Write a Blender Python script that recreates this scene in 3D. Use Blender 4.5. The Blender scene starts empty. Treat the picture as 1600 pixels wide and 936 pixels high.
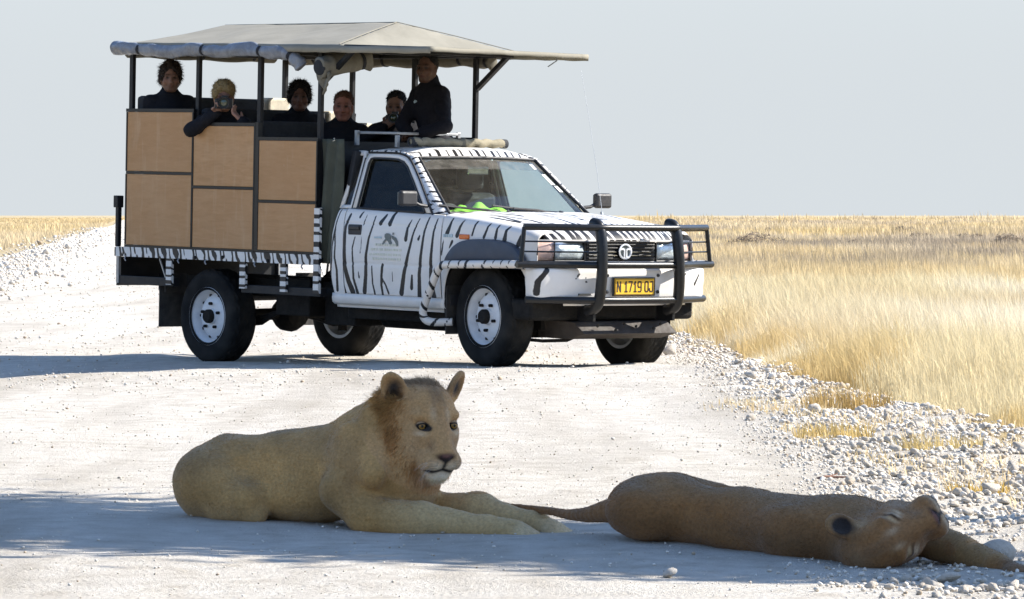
import bpy, bmesh, math, random
import numpy as np
from mathutils import Matrix, Vector
R = math.radians
rng = np.random.default_rng(7)
random.seed(7)
SC = bpy.context.scene
COL = SC.collection

# ------------------------------------------------------------------ camera, world, sun, exposure
CAM_H = 1.2
cam_data = bpy.data.cameras.new('camera')
cam = bpy.data.objects.new('camera', cam_data); COL.objects.link(cam)
cam_data.sensor_fit = 'HORIZONTAL'; cam_data.sensor_width = 36.0
cam_data.lens = 36.0 * 7000.0 / 1600.0
cam_data.clip_start = 0.5; cam_data.clip_end = 30000
cam.location = (0, 0, CAM_H)
cam.rotation_euler = (math.pi / 2 - math.atan(132.0 / 7000.0), 0, 0)
SC.camera = cam

SUN_EL, SUN_AZ = R(36), R(14)          # azimuth measured from +X (right) towards +Y (away)
w = bpy.data.worlds.new('World'); SC.world = w; w.use_nodes = True
nt = w.node_tree; nt.nodes.clear()
out = nt.nodes.new('ShaderNodeOutputWorld'); bg = nt.nodes.new('ShaderNodeBackground')
sky = nt.nodes.new('ShaderNodeTexSky'); sky.sky_type = 'NISHITA'; sky.sun_disc = False
sky.sun_elevation = SUN_EL; sky.sun_rotation = R(90) - SUN_AZ
sky.altitude = 1100; sky.air_density = 1.0; sky.dust_density = 0.6; sky.ozone_density = 3.5
# a dusty, pale blue-grey haze low in the sky, the same all the way round
geo = nt.nodes.new('ShaderNodeTexCoord'); sep = nt.nodes.new('ShaderNodeSeparateXYZ'); mr = nt.nodes.new('ShaderNodeMapRange'); mx_ = nt.nodes.new('ShaderNodeMix'); mx_.data_type = 'RGBA'
mr.interpolation_type = 'SMOOTHSTEP'; mr.inputs[1].default_value = .02; mr.inputs[2].default_value = .32; mr.inputs[3].default_value = 1.0; mr.inputs[4].default_value = 0.0
nt.links.new(geo.outputs['Generated'], sep.inputs[0]); nt.links.new(sep.outputs[2], mr.inputs[0]); nt.links.new(mr.outputs[0], mx_.inputs[0])
hsv = nt.nodes.new('ShaderNodeHueSaturation'); hsv.inputs['Saturation'].default_value = 1.0; nt.links.new(sky.outputs[0], hsv.inputs['Color']); nt.links.new(hsv.outputs[0], mx_.inputs[6]); mx_.inputs[7].default_value = (2.27, 2.43, 2.55, 1); nt.links.new(mx_.outputs[2], bg.inputs[0])
bg.inputs[1].default_value = 0.14
nt.links.new(bg.outputs[0], out.inputs[0])
sun_d = bpy.data.lights.new('sun', 'SUN'); sun = bpy.data.objects.new('sun', sun_d); COL.objects.link(sun)
sun_d.energy = 5.0; sun_d.angle = R(0.53); sun_d.color = (1.0, 0.94, 0.85)
sdir = Vector((math.cos(SUN_EL) * math.cos(SUN_AZ), math.cos(SUN_EL) * math.sin(SUN_AZ), math.sin(SUN_EL)))
sun.rotation_euler = sdir.to_track_quat('Z', 'Y').to_euler(); sun.location = (20, 5, 20)
SC.view_settings.view_transform = 'Standard'; SC.view_settings.look = 'None'
SC.view_settings.exposure = 1.12; SC.view_settings.gamma = 1.0
SC.cycles.max_bounces = 8; SC.cycles.transparent_max_bounces = 12
SC.cycles.caustics_reflective = False; SC.cycles.caustics_refractive = False

# ------------------------------------------------------------------ materials
class NT:
    def __init__(s, name):
        s.m = bpy.data.materials.new(name); s.m.use_nodes = True
        s.t = s.m.node_tree; s.t.nodes.clear()
        s.o = s.n('ShaderNodeOutputMaterial')
    def n(s, typ, **kw):
        nd = s.t.nodes.new(typ)
        for k, v in kw.items():
            if k.startswith('i_'):
                key = k[2:]; key = int(key) if key.isdigit() else key.replace('_', ' ')
                nd.inputs[key].default_value = v
            else: setattr(nd, k, v)
        return nd
    def l(s, a, b): s.t.links.new(a, b)
    def noise(s, scale, detail=4, rough=.55, vec=None, dist=0):
        nd = s.n('ShaderNodeTexNoise', i_Scale=scale, i_Detail=detail, i_Roughness=rough, i_Distortion=dist)
        if vec is not None: s.l(vec, nd.inputs['Vector'])
        return nd.outputs['Fac']
    def obj(s): return s.n('ShaderNodeTexCoord').outputs['Object']
    def pos(s): return s.n('ShaderNodeNewGeometry').outputs['Position']
    def ramp(s, fac, stops):
        nd = s.n('ShaderNodeValToRGB'); e = nd.color_ramp.elements
        while len(e) < len(stops): e.new(.5)
        for el, (p, c) in zip(e, stops):
            el.position = p; el.color = (*c, 1) if len(c) == 3 else c
        s.l(fac, nd.inputs[0]); return nd.outputs[0]
    def mix(s, fac, a, b, mode='MIX'):
        nd = s.n('ShaderNodeMix', data_type='RGBA', blend_type=mode)
        for v, i in ((fac, 0), (a, 6), (b, 7)):
            if hasattr(v, 'links'): s.l(v, nd.inputs[i])
            elif i == 0: nd.inputs[0].default_value = v
            else: nd.inputs[i].default_value = (*v, 1) if len(v) == 3 else v
        return nd.outputs[2]
    def math(s, op, a, b=0.0, clamp=False):
        nd = s.n('ShaderNodeMath', operation=op, use_clamp=clamp)
        for v, i in ((a, 0), (b, 1)):
            if hasattr(v, 'links'): s.l(v, nd.inputs[i])
            else: nd.inputs[i].default_value = v
        return nd.outputs[0]
    def attr(s, name, what='Color'):
        return s.n('ShaderNodeAttribute', attribute_name=name).outputs[what]
    def bump(s, h, strength=.3, dist=.01):
        nd = s.n('ShaderNodeBump', i_Strength=strength, i_Distance=dist); s.l(h, nd.inputs['Height']); return nd.outputs[0]
    def bsdf(s, col, rough=.6, metal=0.0, normal=None, spec=.5, coat=0.0, sheen=0.0):
        b = s.n('ShaderNodeBsdfPrincipled')
        for v, k in ((col, 'Base Color'), (rough, 'Roughness'), (metal, 'Metallic')):
            if hasattr(v, 'links'): s.l(v, b.inputs[k])
            elif k == 'Base Color': b.inputs[k].default_value = (*v, 1)
            else: b.inputs[k].default_value = v
        b.inputs['Specular IOR Level'].default_value = spec
        b.inputs['Coat Weight'].default_value = coat
        b.inputs['Sheen Weight'].default_value = sheen
        if normal is not None: s.l(normal, b.inputs['Normal'])
        s.l(b.outputs[0], s.o.inputs[0]); return b

def simple(name, col, rough=.6, metal=0.0, var=.18, scale=14, bump=.15, bscale=60, spec=.5, coat=0.0, dust=0.0):
    m = NT(name); v = m.obj()
    lo = tuple(c * (1 - var) for c in col); hi = tuple(min(1, c * (1 + var)) for c in col)
    c = m.ramp(m.noise(scale, 5, .6, v), [(.3, lo), (.7, hi)])
    if dust:
        f = m.math('MULTIPLY', m.ramp(m.noise(5, 6, .65, v), [(.4, (0, 0, 0)), (.75, (1, 1, 1))]), dust)
        c = m.mix(f, c, (.42, .37, .3))
    r = m.ramp(m.noise(scale * 2, 3, .6, v), [(.3, (rough * .85,) * 3), (.7, (min(1, rough * 1.15),) * 3)])
    nrm = m.bump(m.noise(bscale, 4, .6, v), bump, .01) if bump else None
    m.bsdf(c, r, metal, nrm, spec, coat); return m.m

def s_mask(m, mask):
    n = m.n('ShaderNodeRGBToBW'); m.l(mask, n.inputs[0]); return n.outputs[0]
def zebra_paint(name, base, coat=.12, rough=.36):
    """white paint; black where the vertex attribute 'stripe' is positive; light road dust low down"""
    m = NT(name); v = m.obj()
    s = m.attr('stripe', 'Fac')
    edge = m.math('ADD', s, m.math('MULTIPLY', m.math('SUBTRACT', m.noise(55, 3, .6, v), .5), .006))
    mask = m.ramp(m.math('ADD', m.math('MULTIPLY', edge, 120.0), .5), [(.3, (0, 0, 0)), (.7, (1, 1, 1))])
    dirt = m.noise(6, 6, .65, v)
    z = m.n('ShaderNodeSeparateXYZ'); m.l(v, z.inputs[0])
    low = m.n('ShaderNodeMapRange', i_1=.5, i_2=1.25, i_3=.4, i_4=.06); m.l(z.outputs[2], low.inputs[0])
    f0 = m.math('MULTIPLY', m.ramp(dirt, [(.35, (0, 0, 0)), (.8, (1, 1, 1))]), low.outputs[0])
    c = m.mix(mask, base, (.006, .006, .008))
    f = m.math('MULTIPLY', f0, m.math('SUBTRACT', 1.0, m.math('MULTIPLY', s_mask(m, mask), .8)))
    c = m.mix(f, c, (.46, .41, .34))
    m.bsdf(c, m.ramp(dirt, [(.3, (rough,) * 3), (.8, (rough + .25,) * 3)]), 0, m.bump(m.noise(9, 2, .5, v), .03, .01), .35, coat)
    return m.m

def glass(name, tint=(.9, .95, .93), refl=1.0, dirt=.06):
    m = NT(name); v = m.obj()
    tr = m.n('ShaderNodeBsdfTransparent', i_Color=(*tint, 1)); gl = m.n('ShaderNodeBsdfGlossy', i_Roughness=.02, i_Color=(refl, refl, refl, 1))
    lw = m.n('ShaderNodeLayerWeight', i_Blend=.5).outputs['Facing']; fr = m.n('ShaderNodeMath', operation='MULTIPLY_ADD'); m.l(m.math('POWER', lw, 5.0), fr.inputs[0]); fr.inputs[1].default_value = .9; fr.inputs[2].default_value = .05; mx = m.n('ShaderNodeMixShader')
    m.l(fr.outputs[0], mx.inputs[0]); m.l(tr.outputs[0], mx.inputs[1]); m.l(gl.outputs[0], mx.inputs[2])
    df = m.n('ShaderNodeBsdfDiffuse', i_Color=(.5, .46, .4, 1)); mx2 = m.n('ShaderNodeMixShader')
    m.l(m.math('MULTIPLY', m.ramp(m.noise(7, 6, .7, v), [(.35, (.3, .3, .3)), (.7, (1, 1, 1))]), dirt), mx2.inputs[0])
    m.l(mx.outputs[0], mx2.inputs[1]); m.l(df.outputs[0], mx2.inputs[2]); m.l(mx2.outputs[0], m.o.inputs[0])
    return m.m

M_ = {}
M_['zebra'] = zebra_paint('zebra_paint', (.72, .70, .665))
M_['zebra_tube'] = zebra_paint('zebra_tube_paint', (.72, .68, .62), .1, .4)
M_['black_tube'] = simple('black_powder_coat', (.008, .0085, .0095), .32, bump=.05, bscale=200, spec=.35, dust=.02)
M_['steel_dark'] = simple('dark_painted_steel', (.009, .010, .012), .5, bump=.1, spec=.3, dust=.02)
M_['under'] = simple('greasy_underbody', (.009, .0085, .008), .8, bump=.4, bscale=30, spec=.2, dust=.04)
M_['rubber'] = simple('tyre_rubber', (.007, .0075, .008), .85, var=.3, scale=10, bump=.25, bscale=90, spec=.2, dust=.07)
M_['flap'] = simple('rubber_sheet', (.02, .019, .018), .8, bump=.2, dust=.15)
M_['rim'] = simple('white_wheel_steel', (.72, .73, .74), .42, var=.1, scale=9, bump=.05, dust=.12)
M_['flare'] = simple('slate_blue_plastic', (.03, .04, .062), .5, bump=.05, dust=.05)
M_['plastic'] = simple('dull_black_plastic', (.016, .016, .018), .55, bump=.1, dust=.04)
M_['trim'] = simple('dark_cab_trim', (.02, .021, .024), .8, bump=.1)
M_['seat'] = simple('dark_seat_fabric', (.03, .032, .036), .85, bump=.2)
M_['cream'] = simple('cream_seat_cover', (.62, .56, .44), .8, bump=.2)
M_['chrome'] = simple('dull_chrome', (.62, .62, .6), .2, 1.0, bump=0, scale=8)
M_['silver'] = simple('silver_badge', (.75, .77, .8), .3, .3, bump=0)
M_['plate'] = simple('yellow_plate', (.82, .46, .02), .5, bump=.02, var=.06)
M_['plate_ink'] = simple('plate_black_ink', (.03, .015, .01), .6, bump=0)
M_['amber'] = simple('amber_lens', (.62, .13, .015), .2, bump=.1, bscale=120, coat=.5)
M_['pink'] = simple('dusty_indicator_lens', (.60, .42, .36), .22, bump=.25, bscale=150, coat=.5)
M_['lens'] = simple('headlamp_lens', (.60, .68, .72), .12, .35, var=.35, scale=18, bump=.5, bscale=70, coat=.7)
M_['metal_roof'] = simple('galvanised_steel', (.32, .33, .34), .4, .6, bump=.05)
M_['skid'] = simple('rusty_brown_plate', (.03, .022, .017), .75, var=.35, bump=.25, dust=.08)
M_['mirror_glass'] = simple('mirror_glass', (.30, .34, .36), .06, .9, bump=0)
M_['glass'] = glass('window_glass', (.86, .92, .9), 1.0, .05)
M_['door_glass'] = glass('side_window_glass', (.40, .43, .43), .35, .02)
M_['dark_glass'] = glass('smoked_glass', (.10, .11, .12), .6, .10)
M_['tint'] = glass('windscreen_tint_band', (.35, .52, .60), 1.0, .25)
M_['cloth_green'] = simple('lime_green_cloth', (.28, .62, .06), .85, var=.25, bump=.4, bscale=40)
M_['sticker'] = simple('white_sticker', (.8, .8, .78), .5, bump=0, var=.05)
M_['paper'] = simple('faded_decal', (.62, .62, .52), .5, bump=0, var=.1, scale=40)
M_['decal_dark'] = simple('decal_ink', (.13, .15, .14), .5, bump=0, var=.2)
M_['decal_blue'] = simple('decal_pale_blue', (.42, .52, .55), .5, bump=0, var=.2)

def plywood():
    m = NT('tan_plywood'); v = m.obj()
    mp = m.n('ShaderNodeMapping'); mp.inputs['Scale'].default_value = (2.2, 8, 14); m.l(v, mp.inputs[0])
    g = m.noise(2.2, 7, .62, mp.outputs[0], .8)
    big = m.noise(2.4, 4, .6, v); rnd = m.n('ShaderNodeObjectInfo').outputs['Random']
    c = m.ramp(g, [(.25, (.42, .22, .085)), (.55, (.50, .27, .115)), (.8, (.56, .32, .15))])
    c = m.mix(m.ramp(big, [(.45, (0, 0, 0)), (.8, (.55, .55, .55))]), c, (.58, .36, .19))
    c = m.mix(m.math('MULTIPLY', rnd, .35), c, (.40, .21, .085))
    st = m.n('ShaderNodeMapping'); st.inputs['Scale'].default_value = (9, 9, 1.2); m.l(v, st.inputs[0])
    c = m.mix(m.ramp(m.noise(1.6, 5, .6, st.outputs[0], .4), [(.55, (0, 0, 0)), (.8, (.5, .5, .5))]), c, (.60, .41, .25))
    sc = m.noise(30, 6, .7, v)
    c = m.mix(m.ramp(sc, [(.62, (0, 0, 0)), (.8, (.35, .35, .35))]), c, (.66, .55, .42))
    m.bsdf(c, .6, 0, m.bump(g, .12, .005), .4); return m.m
M_['ply'] = plywood()

def fabric(name, col, col2, folds=3.0, rough=.85, weave=.1):
    m = NT(name); v = m.obj()
    c = m.ramp(m.noise(folds, 6, .65, v, .6), [(.3, col2), (.65, col)])
    c = m.mix(m.ramp(m.noise(1.2, 3, .5, v), [(.5, (0, 0, 0)), (.8, (.5, .5, .5))]), c, col2)
    m.bsdf(c, rough, 0, m.bump(m.noise(18, 4, .6, v, .5), weave, .02), .3); return m.m
M_['canopy'] = fabric('beige_canvas', (.275, .255, .205), (.215, .20, .158))
M_['curtain'] = fabric('clear_vinyl_roll', (.25, .265, .29), (.13, .14, .16), 9, .26, .5)
M_['curtain_tan'] = fabric('tan_canvas_roll', (.20, .185, .145), (.12, .112, .088), 6, .85, .3)
M_['canvas_green'] = fabric('grey_green_canvas', (.085, .09, .066), (.055, .058, .043), 4, .85, .2)
M_['strap'] = simple('black_webbing', (.012, .013, .016), .8)
M_['mat_roll'] = fabric('straw_mat', (.34, .30, .215), (.22, .195, .135), 16, .85, .3)

def vcol(name, rough=.7, spec=.3, fine=120, amt=.25, sheen=0.0, nrm=False, bump=.12):
    """fur, skin and cloth: colour from the vertex attribute 'Col' broken up by a fine grain"""
    m = NT(name); v = m.obj()
    c = m.attr('Col')
    g = m.ramp(m.noise(fine, 5, .65, v), [(.3, (1 - amt,) * 3), (.7, (1 + amt,) * 3)])
    c = m.mix(1.0, c, g, 'MULTIPLY')
    b = m.bsdf(c, rough, 0, None, spec, 0, sheen)
    if nrm: m.l(m.attr('nrm', 'Vector'), b.inputs['Normal'])
    elif bump: m.l(m.bump(m.noise(fine * 1.4, 5, .7, v), bump, .01), b.inputs['Normal'])
    return m.m
M_['coat'] = vcol('lion_coat', .8, .2, 90, .22, .15, bump=.35)
def hair_mat():
    m = NT('coat_hairs'); c = m.attr('Col'); d = m.n('ShaderNodeBsdfDiffuse'); t = m.n('ShaderNodeBsdfTranslucent'); mx = m.n('ShaderNodeMixShader', i_0=.5)
    m.l(c, d.inputs[0]); m.l(c, t.inputs[0]); m.l(d.outputs[0], mx.inputs[1]); m.l(t.outputs[0], mx.inputs[2]); m.l(mx.outputs[0], m.o.inputs[0]); return m.m
M_['hair'] = hair_mat()
M_['person_skin'] = vcol('skin', .55, .35, 60, .1)
M_['person_cloth'] = vcol('clothing', .85, .2, 80, .2, bump=.2)
M_['person_hair'] = vcol('head_hair', .6, .3, 110, .4, bump=.9)
M_['eye_amber'] = simple('amber_iris', (.25, .13, .022), .3, bump=0, scale=200, spec=.3, coat=.25)
M_['eye_dark'] = simple('wet_dark_eye', (.006, .005, .004), .2, bump=0, spec=.3, coat=.25)
M_['cam_black'] = simple('camera_black', (.012, .012, .013), .4, bump=.1)
M_['cam_glass'] = simple('lens_glass', (.045, .06, .03), .04, .2, bump=0, coat=1.0)
# ------------------------------------------------------------------ mesh helpers
def link_mesh(name, me, mat, parent=None, smooth=True, loc=None):
    o = bpy.data.objects.new(name, me); COL.objects.link(o)
    if mat is not None: me.materials.append(M_[mat] if isinstance(mat, str) else mat)
    if smooth: me.polygons.foreach_set('use_smooth', np.ones(len(me.polygons), bool))
    if parent is not None: o.parent = parent
    if loc is not None: o.location = loc
    return o

def np_mesh(name, V, F):
    """V (n,3) float, F (m,k) int (one k) -> mesh"""
    me = bpy.data.meshes.new(name); V = np.asarray(V, np.float32); F = np.asarray(F, np.int32)
    k = F.shape[1]
    me.vertices.add(len(V)); me.vertices.foreach_set('co', V.ravel())
    me.loops.add(F.size); me.loops.foreach_set('vertex_index', F.ravel())
    me.polygons.add(len(F)); me.polygons.foreach_set('loop_start', np.arange(0, F.size, k, dtype=np.int32))
    me.update(calc_edges=True); me.validate(); return me

def set_attr(me, name, data, typ='FLOAT_COLOR'):
    a = me.attributes.new(name, typ, 'POINT'); d = np.asarray(data, np.float32)
    if typ == 'FLOAT_COLOR':
        if d.shape[1] == 3: d = np.concatenate([d, np.ones((len(d), 1), np.float32)], 1)
        a.data.foreach_set('color', d.ravel())
    elif typ == 'FLOAT': a.data.foreach_set('value', d.ravel())
    else: a.data.foreach_set('vector', d.ravel())

def tag(o, label, cat, group=None, kind=None):
    if label: o['label'] = label
    if cat: o['category'] = cat
    if group: o['group'] = group
    if kind: o['kind'] = kind
    return o

def empty(name, loc=(0, 0, 0), parent=None):
    o = bpy.data.objects.new(name, None); COL.objects.link(o); o.location = loc; o.empty_display_size = .1
    if parent is not None: o.parent = parent
    return o

class MB:
    def __init__(s): s.v = []; s.f = []
    def add(s, vs, fs):
        b = len(s.v); s.v += [tuple(map(float, p)) for p in vs]; s.f += [tuple(i + b for i in f) for f in fs]; return s
    def box(s, a, b):
        (x0, y0, z0), (x1, y1, z1) = a, b
        vs = [(x, y, z) for x in (x0, x1) for y in (y0, y1) for z in (z0, z1)]
        return s.add(vs, [(0, 1, 3, 2), (4, 6, 7, 5), (0, 4, 5, 1), (2, 3, 7, 6), (0, 2, 6, 4), (1, 5, 7, 3)])
    def bar(s, p, q, w, h, up=(0, 0, 1)):
        p, q = Vector(p), Vector(q); d = (q - p).normalized(); u = Vector(up)
        side = d.cross(u).normalized(); u = side.cross(d)
        vs = []
        for c in (p, q):
            for a, b in ((-1, -1), (1, -1), (1, 1), (-1, 1)): vs.append(c + side * a * w / 2 + u * b * h / 2)
        return s.add(vs, [(3, 2, 1, 0), (4, 5, 6, 7), (0, 1, 5, 4), (1, 2, 6, 5), (2, 3, 7, 6), (3, 0, 4, 7)])
    def tube(s, pts, r, seg=10, caps=True, flat=None):
        P = [Vector(p) for p in pts]; n = len(P); rs = r if hasattr(r, '__len__') else [r] * n
        vs, fs = [], []; ref = None
        for i, p in enumerate(P):
            d = (P[min(i + 1, n - 1)] - P[max(i - 1, 0)]).normalized()
            if ref is None: ref = d.orthogonal().normalized()
            ref = (ref - d * ref.dot(d)).normalized(); b = d.cross(ref)
            for k in range(seg):
                a = 2 * math.pi * k / seg; vs.append(p + (ref * math.cos(a) + b * math.sin(a)) * rs[i])
        for i in range(n - 1):
            for k in range(seg):
                k2 = (k + 1) % seg; fs.append((i * seg + k, i * seg + k2, (i + 1) * seg + k2, (i + 1) * seg + k))
        if caps: fs += [tuple(range(seg - 1, -1, -1)), tuple((n - 1) * seg + k for k in range(seg))]
        return s.add(vs, fs)
    def lathe(s, prof, c, axis, seg=32, closed=False):
        """prof: (radius, along axis)"""
        ax = Vector(axis).normalized(); u = ax.orthogonal().normalized(); w_ = ax.cross(u); c = Vector(c)
        n = len(prof); vs, fs = [], []
        for r_, t in prof:
            for k in range(seg):
                a = 2 * math.pi * k / seg; vs.append(c + ax * t + (u * math.cos(a) + w_ * math.sin(a)) * r_)
        for i in range(n - 1 + (1 if closed else 0)):
            j = (i + 1) % n
            for k in range(seg):
                k2 = (k + 1) % seg; fs.append((i * seg + k, i * seg + k2, j * seg + k2, j * seg + k))
        return s.add(vs, fs)
    def prism(s, poly, ext):
        """poly: 3D loop, ext: extrusion vector"""
        n = len(poly); P = [Vector(p) for p in poly]; e = Vector(ext)
        vs = P + [p + e for p in P]
        fs = [tuple(range(n)), tuple(range(2 * n - 1, n - 1, -1))] + [(i, i + n, (i + 1) % n + n, (i + 1) % n) for i in range(n)]
        return s.add(vs, fs)
    def grid(s, G):
        G = [list(r) for r in G]; m = len(G[0]); vs = [p for r in G for p in r]
        fs = [(i * m + j, i * m + j + 1, (i + 1) * m + j + 1, (i + 1) * m + j) for i in range(len(G) - 1) for j in range(m - 1)]
        return s.add(vs, fs)
    def mirror_y(s):
        return s.add([(x, -y, z) for x, y, z in s.v], [tuple(reversed(f)) for f in s.f])
    def build(s, name, mat, parent=None, smooth=False, bevel=0.0, solid=0.0, attr=None, auto=True, fix=True):
        me = bpy.data.meshes.new(name); me.from_pydata(s.v, [], s.f); me.update()
        if fix:
            bm = bmesh.new(); bm.from_mesh(me); bmesh.ops.recalc_face_normals(bm, faces=bm.faces); bm.to_mesh(me); bm.free()
        o = link_mesh(name, me, mat, parent, smooth)
        if attr is not None: set_attr(me, 'stripe', attr, 'FLOAT')
        if solid:
            md = o.modifiers.new('solid', 'SOLIDIFY'); md.thickness = solid; md.offset = 0
        if bevel:
            md = o.modifiers.new('bevel', 'BEVEL'); md.width = bevel; md.segments = 2; md.limit_method = 'ANGLE'; md.angle_limit = R(40)
        if smooth and auto:
            try: me.set_sharp_from_angle(angle=R(45))
            except Exception: pass
        return o

def copy_tree(o, parent=None, label=None):
    c = o.copy(); COL.objects.link(c)
    if parent is not None: c.parent = parent
    for ch in list(o.children): copy_tree(ch, c)
    return c

def catmull(pts, n=6, closed=False):
    P = [np.array(p, float) for p in pts]; out_ = []
    m = len(P); rngi = range(m) if closed else range(m - 1)
    for i in rngi:
        p0, p1, p2, p3 = (P[(i - 1) % m], P[i], P[(i + 1) % m], P[(i + 2) % m]) if closed else (P[max(i - 1, 0)], P[i], P[i + 1], P[min(i + 2, m - 1)])
        for k in range(n):
            t = k / n
            out_.append(.5 * ((2 * p1) + (-p0 + p2) * t + (2 * p0 - 5 * p1 + 4 * p2 - p3) * t * t + (-p0 + 3 * p1 - 3 * p2 + p3) * t ** 3))
    if not closed: out_.append(P[-1])
    return out_

def vnoise(P, seed=0):
    """smooth value noise, P (n,2 or 3) -> (n,) in 0..1"""
    P = np.asarray(P, float); d = P.shape[1]; i = np.floor(P).astype(np.int64); f = P - i; f = f * f * (3 - 2 * f)
    prim = np.array([73856093, 19349663, 83492791][:d], np.int64); res = np.zeros(len(P))
    for c in range(2 ** d):
        off = np.array([(c >> k) & 1 for k in range(d)]); wgt = np.prod(np.where(off, f, 1 - f), 1)
        hsh = ((i + off) * prim).sum(1) + seed * 2654435761
        hsh = (hsh ^ (hsh >> 13)) * 1274126177 & 0x7fffffff
        hsh = (hsh ^ (hsh >> 16)) * 668265263 & 0x7fffffff
        res += wgt * (hsh / 0x7fffffff)
    return res
def fbm(P, oct=4, seed=0):
    P = np.asarray(P, float); a, s, t = .5, np.zeros(len(P)), 0
    for k in range(oct): s += a * vnoise(P * 2 ** k, seed + k); t += a; a *= .5
    return s / t

# ------------------------------------------------------------------ signed-distance modelling of bodies
import openvdb
class SDF:
    def __init__(s, lo, hi, h):
        s.h = h; s.lo = np.array(lo, float); n = np.ceil((np.array(hi) - s.lo) / h).astype(int) + 1
        s.d = np.full(n, .2, np.float32)
    def _sub(s, lo, hi, pad):
        a = np.maximum(np.floor((np.array(lo) - pad - s.lo) / s.h).astype(int), 0)
        b = np.minimum(np.ceil((np.array(hi) + pad - s.lo) / s.h).astype(int) + 1, s.d.shape)
        sl = tuple(slice(i, max(j, i)) for i, j in zip(a, b))
        ax = [(np.arange(i, max(j, i)) * s.h + l).astype(np.float32) for i, j, l in zip(a, b, s.lo)]
        return sl, ax[0][:, None, None], ax[1][None, :, None], ax[2][None, None, :]
    def _comb(s, sl, v, k, op):
        a = s.d[sl]
        if op == 'sub': v = -v
        hh = np.maximum(k - np.abs(a - v), 0) / k
        q = hh * hh * k * .25
        s.d[sl] = (np.minimum(a, v) - q) if op == 'add' else (np.maximum(a, v) + q)
    def cap(s, a, b, ra, rb, k=.03, op='add'):
        a, b = np.array(a, float), np.array(b, float); r = max(ra, rb)
        sl, X, Y, Z = s._sub(np.minimum(a, b) - r, np.maximum(a, b) + r, k + .02)
        d = b - a; L = max(d @ d, 1e-9)
        t = np.clip(((X - a[0]) * d[0] + (Y - a[1]) * d[1] + (Z - a[2]) * d[2]) / L, 0, 1)
        v = np.sqrt((X - a[0] - t * d[0]) ** 2 + (Y - a[1] - t * d[1]) ** 2 + (Z - a[2] - t * d[2]) ** 2) - (ra + (rb - ra) * t)
        s._comb(sl, v.astype(np.float32), k, op); return s
    def chain(s, pts, rs, k=.03, op='add'):
        for i in range(len(pts) - 1): s.cap(pts[i], pts[i + 1], rs[i], rs[i + 1], k, op)
        return s
    def ell(s, c, r, rot=None, k=.03, op='add'):
        """rot: 3x3, columns are the axes"""
        c, r = np.array(c, float), np.array(r, float); m = r.max()
        A = np.eye(3) if rot is None else np.array(rot, float)
        sl, X, Y, Z = s._sub(c - m, c + m, k + .02)
        dx, dy, dz = X - c[0], Y - c[1], Z - c[2]
        p = [(dx * A[0, i] + dy * A[1, i] + dz * A[2, i]) for i in range(3)]
        k0 = np.sqrt(sum((p[i] / r[i]) ** 2 for i in range(3))); k1 = np.sqrt(sum((p[i] / r[i] ** 2) ** 2 for i in range(3)))
        v = k0 * (k0 - 1) / np.maximum(k1, 1e-6)
        s._comb(sl, v.astype(np.float32), k, op); return s
    def mesh(s, keep_above=None):
        g = openvdb.FloatGrid(background=.2); g.copyFromArray(s.d)
        pts, tris, quads = (None, None, None)
        r = g.convertToQuads(0.0); pts, quads = r[0], r[1]
        V = np.asarray(pts, float) * s.h + s.lo
        return V, np.asarray(quads, np.int64)[:, ::-1]
def relax(V, F, n=2, lam=.5):
    """a little laplacian smoothing of a quad mesh"""
    for _ in range(n):
        acc = np.zeros_like(V); cnt = np.zeros(len(V))
        for k in range(4):
            a, b = F[:, k], F[:, (k + 1) % 4]
            np.add.at(acc, a, V[b]); np.add.at(cnt, a, 1)
        V = V + lam * (acc / np.maximum(cnt, 1)[:, None] - V)
    return V
def vnormals(V, F):
    n = np.cross(V[F[:, 2]] - V[F[:, 0]], V[F[:, 3]] - V[F[:, 1]]); N = np.zeros_like(V)
    for k in range(4): np.add.at(N, F[:, k], n)
    return N / np.maximum(np.linalg.norm(N, axis=1), 1e-9)[:, None]

# ------------------------------------------------------------------ where the truck stands
def frame(yaw, pitch, roll):
    X = np.array([math.sin(yaw), -math.cos(yaw), 0]); Y = np.array([math.cos(yaw), math.sin(yaw), 0]); Z = np.array([0, 0, 1.])
    X2 = X * math.cos(pitch) - Z * math.sin(pitch); Z2 = Z * math.cos(pitch) + X * math.sin(pitch)
    Y3 = Y * math.cos(roll) - Z2 * math.sin(roll); Z3 = Z2 * math.cos(roll) + Y * math.sin(roll)
    return np.stack([X2, Y3, Z3], 1)
TRUCK_R = frame(R(42), R(1.2), R(.4)); TRUCK_O = np.array([-1.8911, 37.1301, -.0169])
def truck(p): return TRUCK_O + TRUCK_R @ np.asarray(p, float)
TRUCK_M = Matrix([[*TRUCK_R[i], TRUCK_O[i]] for i in range(3)] + [[0, 0, 0, 1]])

# ------------------------------------------------------------------ terrain: a low crown across the road
CTRL = [(*truck(p), s) for p, s in (((0, -.72, 0), .7), ((0, .72, .03), .7), ((3.40, -.74, .125), .7), ((3.45, .72, .09), .7))]
CTRL += [(-.6, 32.6, .06, 1.2), (.6, 33, .05, 1.0), (-3.9, 33.8, -.05, 1.1), (-1.9, 33.6, .03, .9),
         (-1.25, 17.6, .013, .5), (-.42, 17.0, -.031, .5), (.2, 16.6, -.024, .5), (.35, 16.4, .03, .4), (1.1, 15.7, -.04, .5), (1.75, 15.5, -.06, .5)]
CTRL = np.array(CTRL)
def hz(x, y):
    x, y = np.asarray(x, float), np.asarray(y, float); num = np.zeros_like(x); den = np.full_like(x, .12)
    for cx_, cy_, cz_, s_ in CTRL:
        w_ = np.exp(-((x - cx_) ** 2 + (y - cy_) ** 2) / (2 * s_ * s_)); num += w_ * cz_; den += w_
    return num / den
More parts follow.
